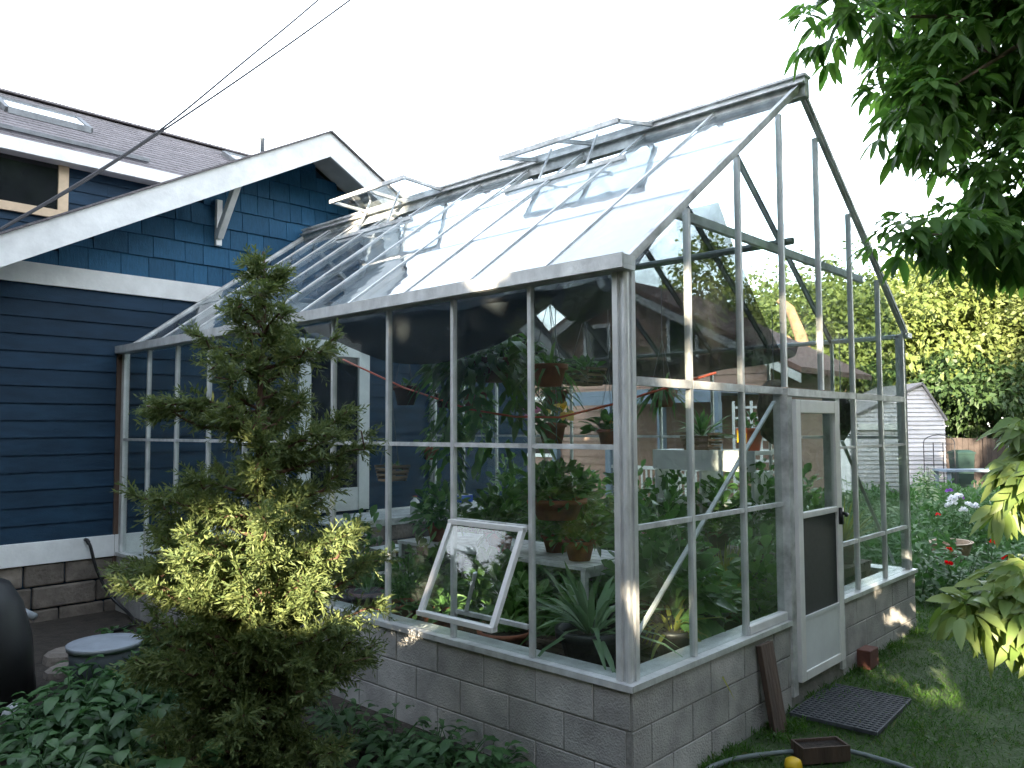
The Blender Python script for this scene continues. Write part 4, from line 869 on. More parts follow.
# background trees
tree('background_tree', 'sunlit yellow green tree behind the grey shed', (25.4, 5.0, 0), [(25.0, 5.2, 4.9, 2.6, 2.6, 2.3), (26.2, 4.0, 4.4, 2.2, 2.2, 1.7), (24.4, 6.6, 4.6, 2.2, 2.2, 1.8), (25.6, 4.4, 6.0, 1.8, 1.8, 1.3)], .3, 480, .21, 'bgleaf', clump=110)
tree('background_tree', 'tall darker green tree behind the sunlit one at right', (31, 6.0, 0), [(30.5, 5.1, 6.3, 3.2, 3.2, 2.6), (32, 3.4, 5.4, 2.8, 2.8, 2.2), (32.7, 8.5, 6.6, 3, 3, 2.2)], .35, 420, .25, 'bgleaf', clump=60)
tree('background_tree', 'bright pale leaved tree at the right edge above the fence', (25.2, 2.3, 0), [(24.3, 3.0, 3.2, 1.3, 1.3, 1.1), (24.6, 2.6, 4.4, 1.5, 1.5, 1.3), (25.3, 1.9, 2.8, 1.5, 1.5, 1.0), (25.4, 1.6, 5.4, 1.7, 1.7, 1.4)], .22, 800, .16, 'bgleaf2', clump=90)
tree('background_tree', 'rounded green tree seen through the end wall above the door', (23.8, 8.0, 0), [(23.8, 7.9, 4.6, 2.4, 2.4, 2.2), (24.6, 6.8, 3.8, 1.8, 1.8, 1.6), (22.6, 9.0, 4.2, 1.6, 1.6, 1.5)], .25, 480, .21, 'bgleaf', clump=55)
tree('background_tree', 'far pale tree seen through the roof end glass', (29.1, 12.5, 0), [(29.1, 12.4, 5.8, 2.6, 2.6, 2.2), (27.8, 13.8, 5.0, 2.2, 2.2, 1.8), (30.5, 11.0, 5.6, 2.4, 2.4, 2.0)], .3, 330, .27, 'bgleaf2', clump=55)
tree('background_tree', 'tall thin tree rising behind the brown neighbour house', (24.5, 13.6, 0), [(23.6, 12.9, 7.2, 1.3, 1.3, 1.9), (24.6, 13.6, 5.4, 1.7, 1.7, 1.6)], .22, 300, .24, 'bgleaf', clump=40)
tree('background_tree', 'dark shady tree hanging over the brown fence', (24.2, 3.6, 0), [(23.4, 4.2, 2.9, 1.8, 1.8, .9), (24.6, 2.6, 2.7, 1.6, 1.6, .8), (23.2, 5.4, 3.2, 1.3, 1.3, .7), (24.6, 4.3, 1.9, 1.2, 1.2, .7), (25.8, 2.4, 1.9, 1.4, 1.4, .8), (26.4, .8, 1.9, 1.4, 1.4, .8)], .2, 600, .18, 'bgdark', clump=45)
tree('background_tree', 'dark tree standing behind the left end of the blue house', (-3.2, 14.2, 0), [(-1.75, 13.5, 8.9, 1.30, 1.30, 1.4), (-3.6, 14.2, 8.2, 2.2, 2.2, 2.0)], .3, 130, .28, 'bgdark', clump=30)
# bare trunk
t = thing('bare_tree', 'lopped bare trunk coloured sunlit orange seen through the end wall', 'tree', (20.1, 7.5, 0))
MB().tube([(20.1, 7.5, 0), (20.1, 7.5, 2.6), (20.05, 7.5, 3.9)], [.38, .34, .30], 12).build('trunk', M['barklit'], t, True)
mb = MB(); mb.tube([(20.05, 7.5, 3.7), (19.95, 7.65, 4.6), (19.7, 7.85, 5.4), (19.5, 8.1, 5.7)], [.24, .18, .14, .10], 10); mb.tube([(20.05, 7.5, 3.8), (19.75, 8.0, 4.5), (19.55, 8.3, 4.6)], [.16, .13, .10], 8); mb.build('limb', M['barklit'], t, True)

# unseen trees added behind the photographer, towards the low sun: they shade the garden, with leaves cut away to aim the sun flecks
sd = np.array(SUN_DIR); back = np.array(SUN_H); perp = np.array((SUN_H.y, -SUN_H.x, 0.0))
HOLES = []
def hole(x, y, z, r): HOLES.append((x, y, z, r))
for zc, rr in ((.85, -.06), (1.35, -.07), (2.0, -.05), (2.42, -.07)): hole(0, 0, zc, rr)
for i, zc in ((1, 2.2), (1, 2.75), (2, 2.3), (2, 2.9), (3, 2.6), (5, 2.55), (4, 2.7)): hole(i * BW, 0, zc, .10)
hole(.62, 0, 1.0, -.05); hole(4.34, 0, 1.35, -.04)
for y in (.55, 1.0, 1.6, 2.1): hole(-.05, y, EV + .02, .06)
hole(-1.6, 1.75, 1.0, .10); hole(-.95, 1.0, 1.15, .12); hole(-.85, .95, 1.45, .08); hole(-1.3, 1.4, 1.75, .06); hole(-1.35, 1.75, 2.1, .04); hole(-1.1, 1.4, 2.3, .04); hole(-1.45, 1.55, 1.22, .20); hole(-1.2, 1.25, 1.12, .15); hole(-1.3, 1.45, 1.52, .08); hole(-1.55, 2.0, 1.08, .14); hole(-1.0, 1.05, 1.38, .10); hole(-1.4, 1.9, 2.42, .05); hole(-.8, .95, 1.72, .08); hole(-1.0, 1.1, .95, .08)
for b in lo: hole(b[0], b[1], b[2], b[3] * .85 + .09)
hole(.95, .3, .75, .22); hole(2.5, -1.3, 3.3, .15); hole(1.2, 1.5, 2.5, .2); hole(.1, 1.5, 1.77, .12)
hole(2.1, 4.8, 4.5, .5)
HA = np.array(HOLES)
def sun_gaps(P):
    keep = np.ones(len(P), bool)
    for hx_, hy_, hz_, hr_ in HA:
        d_ = P - np.array([hx_, hy_, hz_]); al = d_ @ sd; pp = np.linalg.norm(d_ - al[:, None] * sd, axis=1); keep &= ~(pp < hr_ + .17)
    return keep
labs = ['farthest unseen dense tree of the row past the house', 'next to farthest unseen dense tree of the row past the house', 'outermost unseen dense tree of the row beyond the left end of the house', 'second unseen dense tree of the row beyond the left end of the house', 'unseen dense tree level with the front wall of the house, left of the yard', 'unseen dense tree behind the compost bin side of the yard', 'unseen dense tree behind the photographer in line with the juniper', 'unseen dense tree behind the photographer in line with the corner post', 'unseen dense tree behind the photographer in line with the screen door', 'unseen dense tree at the lawn end of the row behind the photographer']
for i, la in enumerate((-19.6, -16.6, -13.6, -10.6, -7.6, -4.4, -1.2, 2.0, 5.2, 8.4)):
    c_ = np.array([1.5, 2.5, 0]) + back * 13.5 + np.array([.436, -.90, 0]) * la
    bs = [(c_[0] + random.uniform(-.4, .4), c_[1] + random.uniform(-.4, .4), z_, 2.2, 2.2, 1.7) for z_ in (1.2, 3.2, 5.3, 7.4, 9.5, 11.6)[:3 if la > 8 else 6]]
    tree('unseen_shade_tree', labs[i], (c_[0], c_[1], 0), bs, .3, 250, .42, 'bgdark', .7, clump=0, dropf=sun_gaps)
for i, (x_, y_, hh_, la_) in enumerate(((-.8, -11.0, 12, 'tall unseen shade tree directly across the lawn from the screen door'), (4.2, -10.0, 12, 'tall unseen shade tree across the lawn from the red brick'), (9.0, -8.5, 11, 'tall unseen shade tree across the lawn from the flower bed'), (13.6, -7.2, 9, 'unseen shade tree across from the bark planter'), (18.2, -6.4, 8, 'unseen shade tree farthest along the right side of the garden'))):  # unseen trees added to cut sky light and darken the glass reflections
    tree('unseen_shade_tree', la_, (x_, y_, 0), [(x_ + random.uniform(-.5, .5), y_ + random.uniform(-.5, .5), z_, 2.8, 2.5, 1.8) for z_ in np.arange(1.2, hh_, 2.1)], .3, 130, .5, 'bgdark', .7, clump=0)
# ------------------------------------------------------------------ background: shed, fence, neighbour
def box_rot(mb, c, ang, pts_faces): pass
SH = thing('shed', 'pale grey clapboard garden shed with a steep gable beyond the flower bed', 'shed', (19.4, 4.7, 0))
def shed_build():
    ang = math.radians(-47); ca, sa = math.cos(ang), math.sin(ang); ox, oy = 19.66, 4.26
    def W(u, v, z): return (ox + u * ca - v * sa, oy + u * sa + v * ca, z)
    mb = MB(); z = .18; hl, hr, el_, er, az = 1.95, .58, 2.15, 2.1, 3.02
    def left(q): return hl if q <= el_ else hl * (az - q) / (az - el_)
    def right(q): return hr if q <= er else hr * (az - q) / (az - er)
    while z < az - .02:
        zt = min(z + .115, az)
        mb.add([W(-left(z), -.032, z), W(right(z), -.032, z), W(right(zt), -.004, zt), W(-left(zt), -.004, zt), W(-left(z), 0, z), W(right(z), 0, z)], [(0, 1, 2, 3), (4, 5, 1, 0)])
        z = zt
    mb.build('gable_wall', M['shed'], SH)
    mb = MB(); mb.add([W(-hl, 0, 0), W(hr, 0, 0), W(hr, 0, er), W(0, 0, az), W(-hl, 0, el_), W(-hl, 2.6, 0), W(hr, 2.6, 0), W(hr, 2.6, er), W(0, 2.6, az), W(-hl, 2.6, el_)], [(0, 1, 2, 3, 4), (9, 8, 7, 6, 5), (1, 6, 7, 2), (5, 0, 4, 9)]); mb.build('body', M['shed'], SH)
    for u_, z_ in ((-hl - .12, el_ - .06), (hr + .05, er - .06)):
        q = [W(0, -.10, az + .02), W(u_, -.10, z_), W(u_, 2.7, z_), W(0, 2.7, az + .02)]; MB().slab(q if u_ < 0 else q[::-1], .05).build('roof', M['shedroof'], SH)
    mb = MB(); mb.add([W(-hl, -.03, 0), W(hr, -.03, 0), W(hr, -.03, .18), W(-hl, -.03, .18)], [(0, 1, 2, 3)]); mb.build('base_board', M['mortar'], SH)
    mb = MB(); mb.prism([W(-1.75, -.03, 1.78), W(-.55, -.03, 1.78), W(-.55, -.03, 1.95), W(-1.75, -.03, 1.95)], Vector(W(0, -.06, 0)) - Vector(W(0, 0, 0))); mb.build('white_ledge', M['white'], SH)
    TR = thing('trellis', 'thin dark wire arch trellis standing against the grey shed', 'trellis', W(.3, -.6, 0)); tb = MB()
    for u in (-.3, -.05, .2, .5): tb.tube([W(u, -.6, 0), W(u, -.6, 1.45)], .012, 5)
    for k_ in range(8): tb.tube([W(-.3, -.6, .15 + .18 * k_), W(.5, -.6, .15 + .18 * k_)], .008, 5)
    tb.tube([W(-.3 + .80 * (1 - math.cos(a_)) / 2, -.6, 1.45 + .2 * math.sin(a_)) for a_ in np.linspace(0, math.pi, 9)], .012, 5); tb.build('wire_grid', M['wire'], TR)
shed_build()
FE = thing('fence', 'dark brown board fence in the shade right of the shed', 'fence', (22.4, 2.9, 0))
mb = MB(); a_ = Vector((21.4, 5.2, 0)); b_ = Vector((24.6, .2, 0)); n = 40
for i in range(n):
    p, q = a_.lerp(b_, i / n), a_.lerp(b_, (i + .95) / n); mb.beam((p.x, p.y, .78), (q.x, q.y, .78), .03, 1.5 + random.uniform(-.02, .02))
mb.build('boards', M['fence'], FE)
for i in range(4): p = a_.lerp(b_, i / 3); MB().box(p.x - .09, p.y - .15, 0, p.x - .0, p.y - .06, 1.66).build('post', M['fence'], FE)
t = thing('garden_table', 'weathered bluish garden table in front of the dark fence', 'table', (18.9, 2.9, 0)); MB().beam((18.4, 3.55, .78), (19.6, 2.2, .78), .7, .05).build('table_top', M['greyblue'], t)
for p in ((18.3, 3.3), (18.75, 3.7), (19.3, 2.1), (19.75, 2.5)): MB().box(p[0] - .04, p[1] - .04, 0, p[0] + .04, p[1] + .04, .754).build('leg', M['greyblue'], t)
t = thing('wheeled_bin', 'dark green wheeled bin beside the right wall of the shed', 'bin', (19.9, 3.42, 0)); MB().lathe((19.9, 3.42, 0), [(.24, 0), (.31, 1.15)], 4).build('bin_body', M['binegreen'], t); MB().lathe((19.9, 3.42, 1.152), [(.34, 0), (.34, .04), (.2, .1)], 4).build('lid', M['binegreen'], t)
t = thing('parked_trailer', 'white van glimpsed between the trees above the fence', 'van', (27, 4.6, 0)) if False else None

NB = thing('neighbour_house', 'brown clapboard bungalow with a porch seen through the greenhouse glass', 'house', (13, 6, 0))
def neighbour():
    X0, X1, Y0, Y1 = 10.4, 13.2, 4.1, 10.9; ez, pz, ym = 3.05, 4.85, 7.3
    mb = MB(); z = .3
    while z < ez: mb.add([(X0 - .02, Y0, z), (X0 - .02, Y1, z), (X0, Y1, z + .16), (X0, Y0, z + .16), (X0, Y0, z), (X0, Y1, z)], [(1, 0, 3, 2), (0, 1, 5, 4)]); z += .16
    while z < pz - .1:
        h_ = (pz - z) / (pz - ez) * (Y1 - Y0) / 2; mb.add([(X0 - .02, ym - h_, z), (X0 - .02, ym + h_, z), (X0, ym + h_, z + .16), (X0, ym - h_, z + .16)], [(1, 0, 3, 2)]); z += .16
    mb.build('gable_wall', M['brown'], NB)
    mb = MB(); mb.box(X0 + .005, Y0, 0, X1, Y1, ez); mb.prism([(X0 + .005, Y0, ez), (X0 + .005, ym, pz), (X0 + .005, Y1, ez)], (X1 - X0 - .01, 0, 0)); mb.build('body', M['brown'], NB)
    for s in (-1, 1):
        ye = ym + s * 3.9; ze = pz - 3.9 * (pz - ez) / 3.4
        MB().prism([(X0 - .35, ym, pz + .02), (X0 - .35, ye, ze + .02), (X0 - .35, ye, ze + .12), (X0 - .35, ym, pz + .12)], (X1 - X0 + .6, 0, 0)).build('roof', M['brownroof'], NB)
        MB().prism([(X0 - .38, ym, pz + .0), (X0 - .38, ye, ze + .0), (X0 - .38, ye, ze - .16), (X0 - .38, ym, pz - .16)], (.03, 0, 0)).build('rake_board', M['soffit'], NB)
    for y, z0, z1, wd in ((5.9, 2.1 + 1.1, 4.0, .55), (8.0, 3.2, 4.0, .55), (9.6, 1.3, 2.5, .9)):
        wn = MB(); wn.box(X0 - .06, y - wd / 2 - .08, z0 - .08, X0 - .022, y + wd / 2 + .08, z1 + .08); o = wn.build('window', M['trim'], NB); MB().box(X0 - .066, y - wd / 2, z0, X0 - .061, y + wd / 2, z1).build('pane', M['darkglass'], o)
    # porch
    po = MB(); po.box(8.8, 4.3, 2.46, 10.36, 8.0, 2.56); po.box(8.8, 4.3, 2.3, 8.9, 8.0, 2.458); po.build('porch_roof', M['greyblue'], NB)
    for y in (4.36, 5.45, 6.6, 7.9): MB().box(8.8, y - .06, .3, 8.92, y + .06, 2.298).build('porch_post', M['greyblue'], NB)
    MB().box(8.8, 4.3, 0, 10.36, 8.0, .298).build('porch_deck', M['woodlt'], NB)
    ra = MB(); ra.box(8.83, 4.42, 1.12, 8.88, 6.54, 1.18); ra.box(8.83, 4.42, .42, 8.88, 6.54, .46); ra.build('porch_rail', M['white'], NB)
    b2 = MB()
    for k_ in range(20): y = 4.47 + k_ * .1; b2.box(8.845, y, .46, 8.87, y + .03, 1.12)
    b2.build('balusters', M['white'], NB)
neighbour()
t = thing('lattice_screen', 'white lattice panel standing beside the neighbour porch', 'trellis', (8.9, 3.6, 0)); mb = MB()
for k_ in range(7): mb.box(8.89, 3.1 + k_ * .16, .2, 8.91, 3.14 + k_ * .16, 2.3)
for k_ in range(12): mb.box(8.912, 3.1, .25 + k_ * .175, 8.93, 4.1, .29 + k_ * .175)
mb.build('lattice', M['white'], t)
def chair(c, label):
    t = thing('garden_chair', label, 'chair', c); x, y, z = c
    mb = MB()
    for k_ in range(5): mb.box(x - .22 + k_ * .09, y - .22, z + .42, x - .15 + k_ * .09, y + .22, z + .445)
    mb.build('seat', M['white'], t)
    mb = MB()
    for k_ in range(5): mb.box(x + .2, y - .21 + k_ * .09, z + .46, x + .225, y - .15 + k_ * .09, z + .95)
    mb.box(x + .19, y - .22, z + .95, x + .235, y + .22, z + 1.0); mb.build('backrest', M['white'], t)
    for a_ in (-.2, .2):
        for b_ in (-.19, .19): MB().box(x + a_ - .02, y + b_ - .02, z, x + a_ + .02, y + b_ + .02, z + .42).build('leg', M['white'], t)
chair((7.6, 4.7, .08), 'white slatted garden chair in front of the porch posts'); chair((7.7, 3.9, .08), 'white slatted garden chair nearer the lattice panel')
t = thing('far_house', 'distant house with a sunlit orange tiled roof beyond the shed', 'house', (30, 10, 0)); mb = MB(); mb.box(28.2, 8.9, 0, 34, 14, 3.0); mb.build('body', M['soffit'], t); MB().prism([(28, 8.6, 3.0), (28, 11.5, 4.2), (28, 14.3, 3.0)], (6.3, 0, 0)).build('roof', M['redroof'], t)

# ------------------------------------------------------------------ garden bed and lawn
def gzv(x, y): return np.array([gz(a, b) for a, b in zip(x, y)])
n = 9000; x = 5.3 + rng.random(n) ** .8 * 12.5; y = -1.6 + rng.random(n) * 7.4; keep = ~((x > 10.2) & (y > 3.9)) & ~((x < 8.6 - 0) & (y < -.2 + (x - 5.3) * .16) & (x < 7.2)) & ~((x > 8.7) & (x < 10.5) & (y > 4.2)); keep &= ((x - 7.5) ** 2 + (y - .45) ** 2 > .3); x, y = x[keep], y[keep]
hgt = .18 + .30 * rng.random(len(x)) + .22 * np.sin(x * 2.1) * np.sin(y * 2.7)
P = np.stack([x, y, gzv(x, y) + rng.random(len(x)) * np.maximum(hgt, .12)], 1); P = np.repeat(P, 5, 0) + rng.normal(size=(len(x) * 5, 3)) * np.array([.09, .09, .05]); nn = len(P)
V, F = leaves(P, unit(rng.normal(size=(nn, 3)) * .7 + np.array([0, 0, .5])), unit(rng.normal(size=(nn, 3)) * .4 + np.array([-.3, -.3, .8])), .10 + .10 * rng.random(nn), .045 + .02 * rng.random(nn), .3, .25, 'dia')
tag(npmesh('garden_plants', V, F, M['garden']), 'dense green bed of flowers and vegetables beyond the lawn', 'garden plants', kind='stuff')
def stalk_plant(name, label, c, h, lm, flowers=None, n=60, L=.09, r=.12, cat='plant', group=None):
    t = thing(name, label, cat, c, group); x, y, z = c; mb = MB(); tips = []
    for k_ in range(5): a_ = random.uniform(0, 6.28); tips.append((x + r * .6 * math.cos(a_), y + r * .6 * math.sin(a_), z + h * random.uniform(.8, 1)))
    stems(mb, c, tips); mb.build('stems', M['garden'], t)
    q = rng.random((n, 1)); az_ = rng.random(n) * 6.28; P_ = np.concatenate([(np.array([[x]]) + r * np.cos(az_)[:, None] * (1 - .5 * q)), (np.array([[y]]) + r * np.sin(az_)[:, None] * (1 - .5 * q)), z + h * (.05 + .85 * q)], 1)
    D_ = np.stack([np.cos(az_), np.sin(az_), .3 + 0 * az_], 1) + rng.normal(size=(n, 3)) * .3
    V_, F_ = leaves(P_, D_, unit(np.array([0, 0, 1.0]) + rng.normal(size=(n, 3)) * .3), L * (.6 + .7 * rng.random(n)), L * .35, .4, .25, 'ovate'); npmesh('foliage', V_, F_, M[lm], t)
    if flowers:
        m_, rr, per = flowers
        for tp_ in tips[:per]:
            k_ = 16; O = rand_dirs(k_); O[:, 2] = np.abs(O[:, 2]); npmesh('flower_head', *leaves(np.array(tp_) + O * .012, O, rand_dirs(k_), rr, rr * .8, .1, .3, 'ovate'), M[m_], t)
    return t
stalk_plant('poppy', 'red poppy, left one of the close pair behind the lawn', (7.1, .01, .1), .46, 'garden', ('petalr', .045, 1)); stalk_plant('poppy', 'red poppy, larger right one of the close pair', (6.35, -.38, .1), .46, 'garden', ('petalr', .05, 1))
stalk_plant('poppy', 'red poppy standing alone lower right near the bright branch', (5.5, -.08, .1), .44, 'garden', ('petalr', .04, 1)); stalk_plant('poppy', 'low red flowers in front of the bark planter', (7.2, .42, .1), .36, 'garden', ('petalr', .045, 1)); stalk_plant('poppy', 'small faded red flower left of the bark planter', (9.0, 1.1, .1), .55, 'garden', ('petalr', .03, 1))
stalk_plant('white_phlox', 'clump of white phlox in front of the garden table', (9.3, .86, .1), .78, 'garden', ('petalw', .06, 5), 90, .10, .16); stalk_plant('white_phlox', 'second clump of white phlox right of the first', (9.0, .66, .1), .74, 'garden', ('petalw', .055, 4), 90, .10, .15)
stalk_plant('purple_phlox', 'purple flower heads above the white phlox', (9.8, 1.0, .1), .90, 'garden', ('petalp', .05, 3), 90, .10, .14)
stalk_plant('variegated_plant', 'tall pale variegated spike plant in front of the shed', (12.6, 2.2, .1), 1.15, 'palegreen', None, 120, .14, .12)
for (x, y, h, lab, lm) in ((5.6, .28, .55, 'bushy green plant at the lawn edge by the block wall', 'garden'), (6.2, .02, .50, 'pointed green plant at the lawn edge beside the bare soil', 'garden'), (6.3, -.55, .55, 'upright green plant right of the bare soil', 'garden'), (7.4, 1.3, .7, 'leafy plant behind the end corner of the greenhouse', 'garden'), (9.6, 2.2, .9, 'large dark leafed plant below the shed', 'garden'), (10.8, 2.9, .95, 'pale leaved plant left of the shed trellis', 'palegreen'), (8.7, 1.7, .7, 'silvery leaved plant right of the corner post base', 'palegreen')):
    stalk_plant('garden_plant', lab, (x, y, .1), h, lm, None, 190, .12, .26)
t = thing('bark_planter', 'low split log planter among the red flowers', 'planter', (7.73, .55, .1)); MB().lathe((7.73, .55, .28), [(.28, 0), (.34, .14), (.36, .15), (.30, .15), (.28, .06)], 18, 1.0, .7).build('bark_shell', M['woodlt'], t); MB().lathe((7.73, .55, .34), [(.28, 0), (.2, .03)], 16, 1, .7).build('soil', M['soil'], t); MB().box(7.55, .42, .05, 7.92, .68, .28).build('log_foot', M['bark'], t)
# grass blades on the lawn that the camera sees
n = 70000; x = .1 + rng.random(n) ** 1.2 * 6.6; y = -.04 - rng.random(n) * 2.6; x2 = 4.4 + rng.random(12000) * 1.6; y2 = rng.random(12000) * 1.6 - .1; x = np.concatenate([x, x2]); y = np.concatenate([y, y2])
bare = np.sin(x * 3.1 + 1) * np.sin(y * 4.3) + .5 * np.sin(x * 7.7 + y * 5); keep = (rng.random(len(x)) < .80 - .45 * (bare > .55)) & ~((x > 1.62) & (x < 2.4) & (y < -.05) & (y > -.62) & (rng.random(len(x)) < .9)); x, y = x[keep], y[keep]; n = len(x)
P = np.stack([x, y, gzv(x, y) - .004], 1); az = rng.random(n) * 6.28; el = .5 + .9 * rng.random(n)
hL = (.035 + .045 * rng.random(n)) * (1.0 + .5 * np.sin(x * 2.2) * np.sin(y * 3))
V, F = leaves(P, np.stack([np.cos(az) * np.cos(el), np.sin(az) * np.cos(el), np.sin(el)], 1), rand_dirs(n), hL, .005, .3, .1, 'dia')
n = 5200; x = np.concatenate([.1 + rng.random(2600) * 4.3, .9 + rng.random(900) * .8, 4.38 + rng.random(700) * .3, .2 + rng.random(1000) * 5.5]); y = np.concatenate([-.055 - rng.random(2600) ** 2 * .14, -.06 - rng.random(900) * .22, rng.random(700) * 1.2, -.3 - rng.random(1000) * 2.0])
cl = np.sin(x * 9 + 1) + np.sin(x * 23 + y * 7); keep = (cl > .1) & ~((x > 1.6) & (x < 2.42) & (y > -.64) & (y < -.12)); x, y = x[keep], y[keep]; n = len(x); az = rng.random(n) * 6.28; el = .7 + .8 * rng.random(n)
V4, F4 = leaves(np.stack([x, y, gzv(x, y) - .004], 1), np.stack([np.cos(az) * np.cos(el), np.sin(az) * np.cos(el), np.sin(el)], 1), rand_dirs(n), .06 + .10 * rng.random(n), .006, .5, .1, 'strap'); V, F = merge([(V, F), (V4, F4)])
tag(npmesh('grass', V, F, M['grass']), 'short shaded lawn grass in front of the end wall', 'grass', kind='stuff')

# ------------------------------------------------------------------ small things outside
t = thing('wooden_board', 'dark weathered board leaning on the block wall left of the door', 'board', (1.32, -.15, .03)); MB().beam((1.36, -.145, gz(1.36, -.15) - .005), (1.36, -.058, .535), .165, .035, (0, 1, 0)).build('board', M['wood'], t, bevel=.004)
t = thing('door_mat', 'black openwork rubber mat on the grass before the door', 'door mat', (2.02, -.33, .05)); mb = MB(); ca, sa = math.cos(.05), math.sin(.05)
def MW(u, v, z): return (2.02 + u * ca - v * sa, -.33 + u * sa + v * ca, z)
mz0 = gz(2.0, -.3) + .018
for k_ in range(15): v_ = -.26 + k_ * .037; mb.beam(MW(-.38, v_, mz0), MW(.38, v_, mz0), .014, .022)
for k_ in range(20): u = -.38 + k_ * .04; mb.beam(MW(u, -.26, mz0 + .004), MW(u, .26, mz0 + .004), .014, .022)
mb.build('mat', M['rubber'], t)
def curve_tube(ctrl, r, n=8, per=8):
    pts_ = []
    c_ = [Vector(p) for p in ctrl]
    for i in range(len(c_) - 1):
        p0 = c_[max(i - 1, 0)]; p1 = c_[i]; p2 = c_[i + 1]; p3 = c_[min(i + 2, len(c_) - 1)]
        for k_ in range(per):
            s_ = k_ / per; pts_.append(.5 * ((2 * p1) + (p2 - p0) * s_ + (2 * p0 - 5 * p1 + 4 * p2 - p3) * s_ ** 2 + (-p0 + 3 * p1 - 3 * p2 + p3) * s_ ** 3))
    pts_.append(c_[-1]); return MB().tube(pts_, r, n)
def gp(x, y, h=.02): return (x, y, gz(x, y) + h)
tag(curve_tube([gp(.62, -.32), gp(.52, -.18), gp(.58, -.10), gp(.80, -.17, .03), gp(1.05, -.34, .035), gp(1.28, -.52, .03), gp(1.34, -.72), gp(1.30, -.95), gp(1.15, -1.2), gp(.8, -1.3), gp(.5, -1.0), gp(.45, -.6), gp(.62, -.36, .045)], .014).build('garden_hose', M['dkgreen'], None, True), 'grey green garden hose looped on the grass below the wall', 'hose')
t = thing('planter_box', 'small dark rusty planter box lying on the hose', 'planter', (1.15, -.50, .03)); mb = MB(); ang = math.radians(-38)
def PW(u, v, z): return (1.15 + u * math.cos(ang) - v * math.sin(ang), -.48 + u * math.sin(ang) + v * math.cos(ang), z)
zb = gz(1.15, -.5) + .012
def tbox(mb, u0, u1, v0, v1, z0, z1): mb.add([PW(u0, v0, z0), PW(u1, v0, z0), PW(u1, v1, z0), PW(u0, v1, z0), PW(u0, v0, z1), PW(u1, v0, z1), PW(u1, v1, z1), PW(u0, v1, z1)], [(0, 3, 2, 1), (4, 5, 6, 7), (0, 1, 5, 4), (1, 2, 6, 5), (2, 3, 7, 6), (3, 0, 4, 7)])
tbox(mb, -.14, .14, -.07, -.058, zb, zb + .085); tbox(mb, -.14, .14, .058, .07, zb, zb + .085); tbox(mb, -.14, -.128, -.057, .057, zb, zb + .085); tbox(mb, .128, .14, -.057, .057, zb, zb + .085); tbox(mb, -.127, .127, -.057, .057, zb, zb + .012); mb.build('box_shell', M['wood'], t)
mb = MB(); tbox(mb, -.126, .126, -.056, .056, zb + .0125, zb + .07); mb.build('soil', M['soil'], t)
tag(MB().lathe((.93, -.42, gz(.93, -.42) - .01), [(.042, 0), (.048, .03), (.042, .06), (.02, .072)], 16).build('yellow_cap', M['yellow'], None, True), 'round bright yellow plastic cap on the grass by the hose', 'cap')
tag(MB().box(2.86, -.16, .06, 3.04, -.06, .20).build('brick', M['terra2'], None, bevel=.008), 'dark red brick standing by the wall right of the door', 'brick')
# left yard
t = thing('round_bin', 'grey bin with a pale round lid sunk among the leaves', 'bin', (-1.12, 3.75, 0)); MB().lathe((-1.12, 3.75, 0), [(.20, 0), (.225, .25), (.235, .34)], 24).build('bin_body', M['greybin'], t, True); MB().lathe((-1.12, 3.75, .342), [(.245, -.02), (.25, .012), (.24, .018), (.21, .010), (.19, .018), (.03, .022)], 28).build('lid', M['grey'], t, True)
t = thing('compost_bin', 'black upright plastic compost bin cut by the left edge', 'bin', (-1.88, 4.1, 0)); MB().lathe((-1.88, 4.1, 0), [(.42, 0), (.38, .45), (.32, .68), (.24, .82), (.12, .88)], 24).build('bin_body', M['black'], t, True); MB().lathe((-1.88, 4.1, .88), [(.10, 0), (.05, .03)], 14).build('lid', M['greybin'], t, True)
tag(MB().lathe((-1.76, 3.45, 0.0), [(.02, 0), (.06, .03), (.08, .08), (.06, .13), (.02, .155)], 18).build('float_ball', M['greyball'], None, True), 'dirty white ball on the soil at the left edge', 'ball')
tag(MB().tube([(-1.42, 5.2, .50), (-1.22, 4.95, .36)], .03, 10).build('metal_pipe', M['grey'], None, True), 'short pale pipe sticking out by the stone foundation', 'pipe')
for i, (x, y, z, a, b, lab) in enumerate(((-1.0, 4.75, .10, .22, .16, 'pale flat stone leaning near the foundation'), (-1.08, 4.35, .08, .26, .15, 'darker flat stone slab left of the round bin'), (-.75, 4.9, .12, .2, .05, 'narrow pale stone beside the leaning slab'))):
    mb = MB(); mb.lathe((x, y, z - .12), [(a * .8, 0), (a, .03), (a * .95, .10), (a * .8, .125)], 9, 1, b / a); tag(mb.build('flat_stone', M['stone'], None), lab, 'stone')
tag(curve_tube([(-.36, HY - .15, .735), (-.34, HY - .17, .70), (-.28, HY - .2, .45), (-.18, HY - .3, .2), (-.1, HY - .55, .05), (.0 - .2, HY - .9, .03), (-.5, HY - 1.1, .03)], .016).build('tap_hose', M['black'], None, True), 'thin black hose hanging from the house tap', 'hose')
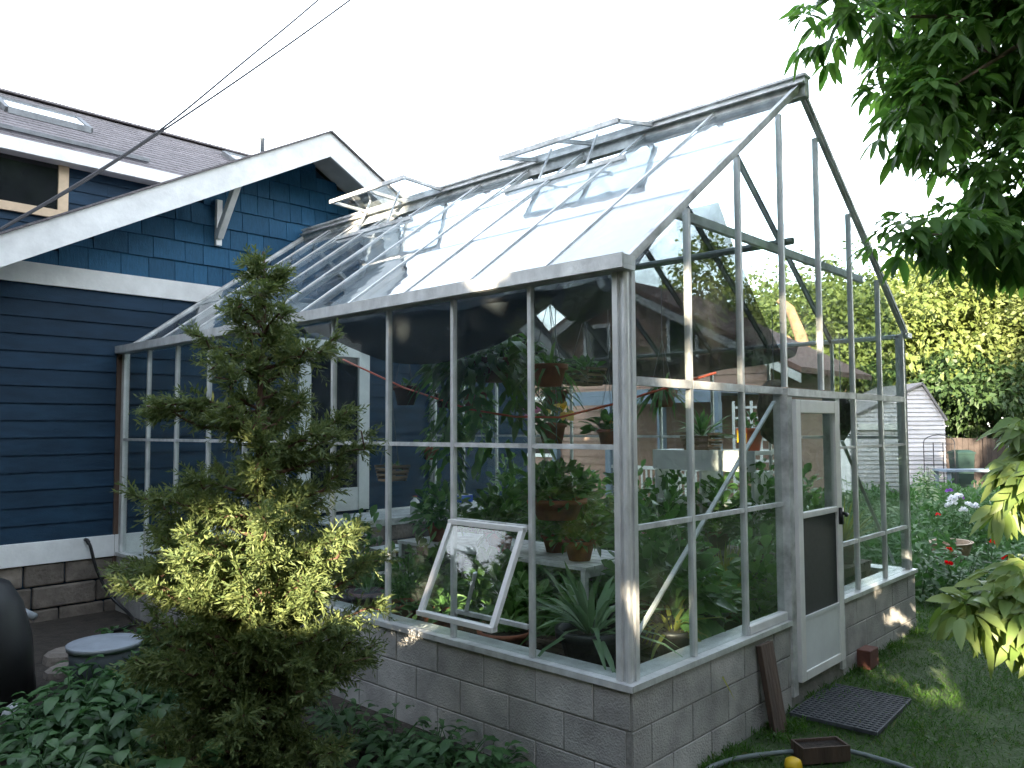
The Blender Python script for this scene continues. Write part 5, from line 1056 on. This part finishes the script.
# service cables
for lab, pa, pb in (('upper black overhead cable crossing the sky', (-2.4, 5.75, 3.30), (6.0, 8.1, 13.6)), ('lower black overhead cable crossing the sky', (-2.4, 5.75, 3.26), (6.6, 7.6, 12.8))): pass
def cable(lab, pts_): tag(curve_tube(pts_, .011, 6, 6).build('power_cable', M['wire'], None, True), lab, 'cable')
CABA = [(-2.32, 5.868, 2.93), (-1.825, 5.534, 3.258), (-1.383, 5.619, 3.628), (-0.71, 5.732, 4.22), (0.082, 5.851, 4.971), (0.961, 5.859, 5.957), (1.97, 5.862, 7.109), (3.41, 5.649, 8.849)]
CABB = [(-2.32, 5.868, 2.90), (-1.824, 5.534, 3.25), (-1.383, 5.619, 3.619), (-0.709, 5.732, 4.201), (0.083, 5.852, 4.945), (1.078, 5.737, 5.922), (2.237, 5.576, 7.108), (3.871, 5.157, 8.846)]
cable('upper dark power cable rising across the house roof into the sky', CABA)
cable('lower dark power cable that parts from the upper one in the sky', CABB)

# leafy clumps in the bed: hosta prototype and copies
def hosta(label, group):
    t = thing('hosta', label, 'plant', (0, 0, 0), group); n = 64; az = rng.random(n) * 6.28; el = np.radians(15 + 60 * rng.random(n)); st = .08 + .18 * rng.random(n)
    d_ = np.stack([np.cos(az) * np.cos(el), np.sin(az) * np.cos(el), np.sin(el)], 1); tips = d_ * st[:, None] * 1.3
    D_ = np.stack([np.cos(az), np.sin(az), .15 + .3 * rng.random(n)], 1); V_, F_ = leaves(tips, D_, np.array([0, 0, 1.0]) + rng.normal(size=(n, 3)) * .15, .10 + .05 * rng.random(n), .05 + .02 * rng.random(n), .5, .3, 'ovate'); npmesh('foliage', V_, F_, M['hosta'], t)
    mb = MB()
    for q in tips[::2]: mb.tube([(0, 0, -.02), tuple(q * .5 + np.array([0, 0, .02])), tuple(q)], [.006, .005, .003], 5)
    mb.build('stems', M['hosta'], t); return t
h1 = hosta('broad leaved plant in the leafy clump left of the juniper', 'hostas in the left bed'); h2 = hosta('grey green leafy plant along the foot of the long block wall', 'leafy plants along the block wall')
sp = [(-1.42, 3.30), (-1.15, 3.20), (-.92, 3.35), (-1.60, 2.95), (-1.30, 2.85), (-1.05, 2.75), (-.72, 3.05), (-1.75, 2.60), (-1.48, 2.50), (-1.22, 2.42), (-.62, 3.9), (-.45, 3.5), (-.85, 4.1), (-1.62, 2.20), (-.55, 2.7), (-1.66, 1.88), (-1.9, 2.15), (-1.5, 1.6), (-1.1, 2.1), (-.35, 4.3), (-1.85, 2.9), (-1.72, 3.15), (-1.55, 2.75), (-1.95, 2.4), (-1.35, 2.25), (-2.0, 1.9), (-1.75, 1.65), (-1.4, 3.05), (-1.0, 3.0), (-.85, 2.6), (-1.25, 3.45), (-.75, 3.6), (-.5, 3.1), (-.95, 3.95)]
for i, (x, y) in enumerate(sp):
    s_ = random.uniform(.8, 1.15)
    if i == 0: h1.location = (x, y, gz(x, y)); h1.rotation_euler.z = 1.0
    else: copy_thing(h1, (x, y, gz(x, y)), random.uniform(0, 6.28), s_ * 1.05)
sp = [(-.42, 1.35), (-.30, 1.12), (-.52, 1.05), (-.38, .85), (-.62, .72), (-.28, .72), (-.5, 1.65), (-.35, 2.0), (-.75, 1.0), (-.45, .5)]
for i, (x, y) in enumerate(sp):
    if i == 0: h2.location = (x, y, gz(x, y)); h2.scale = (.8, .8, .8)
    else: copy_thing(h2, (x, y, gz(x, y)), random.uniform(0, 6.28), random.uniform(.55, .85))
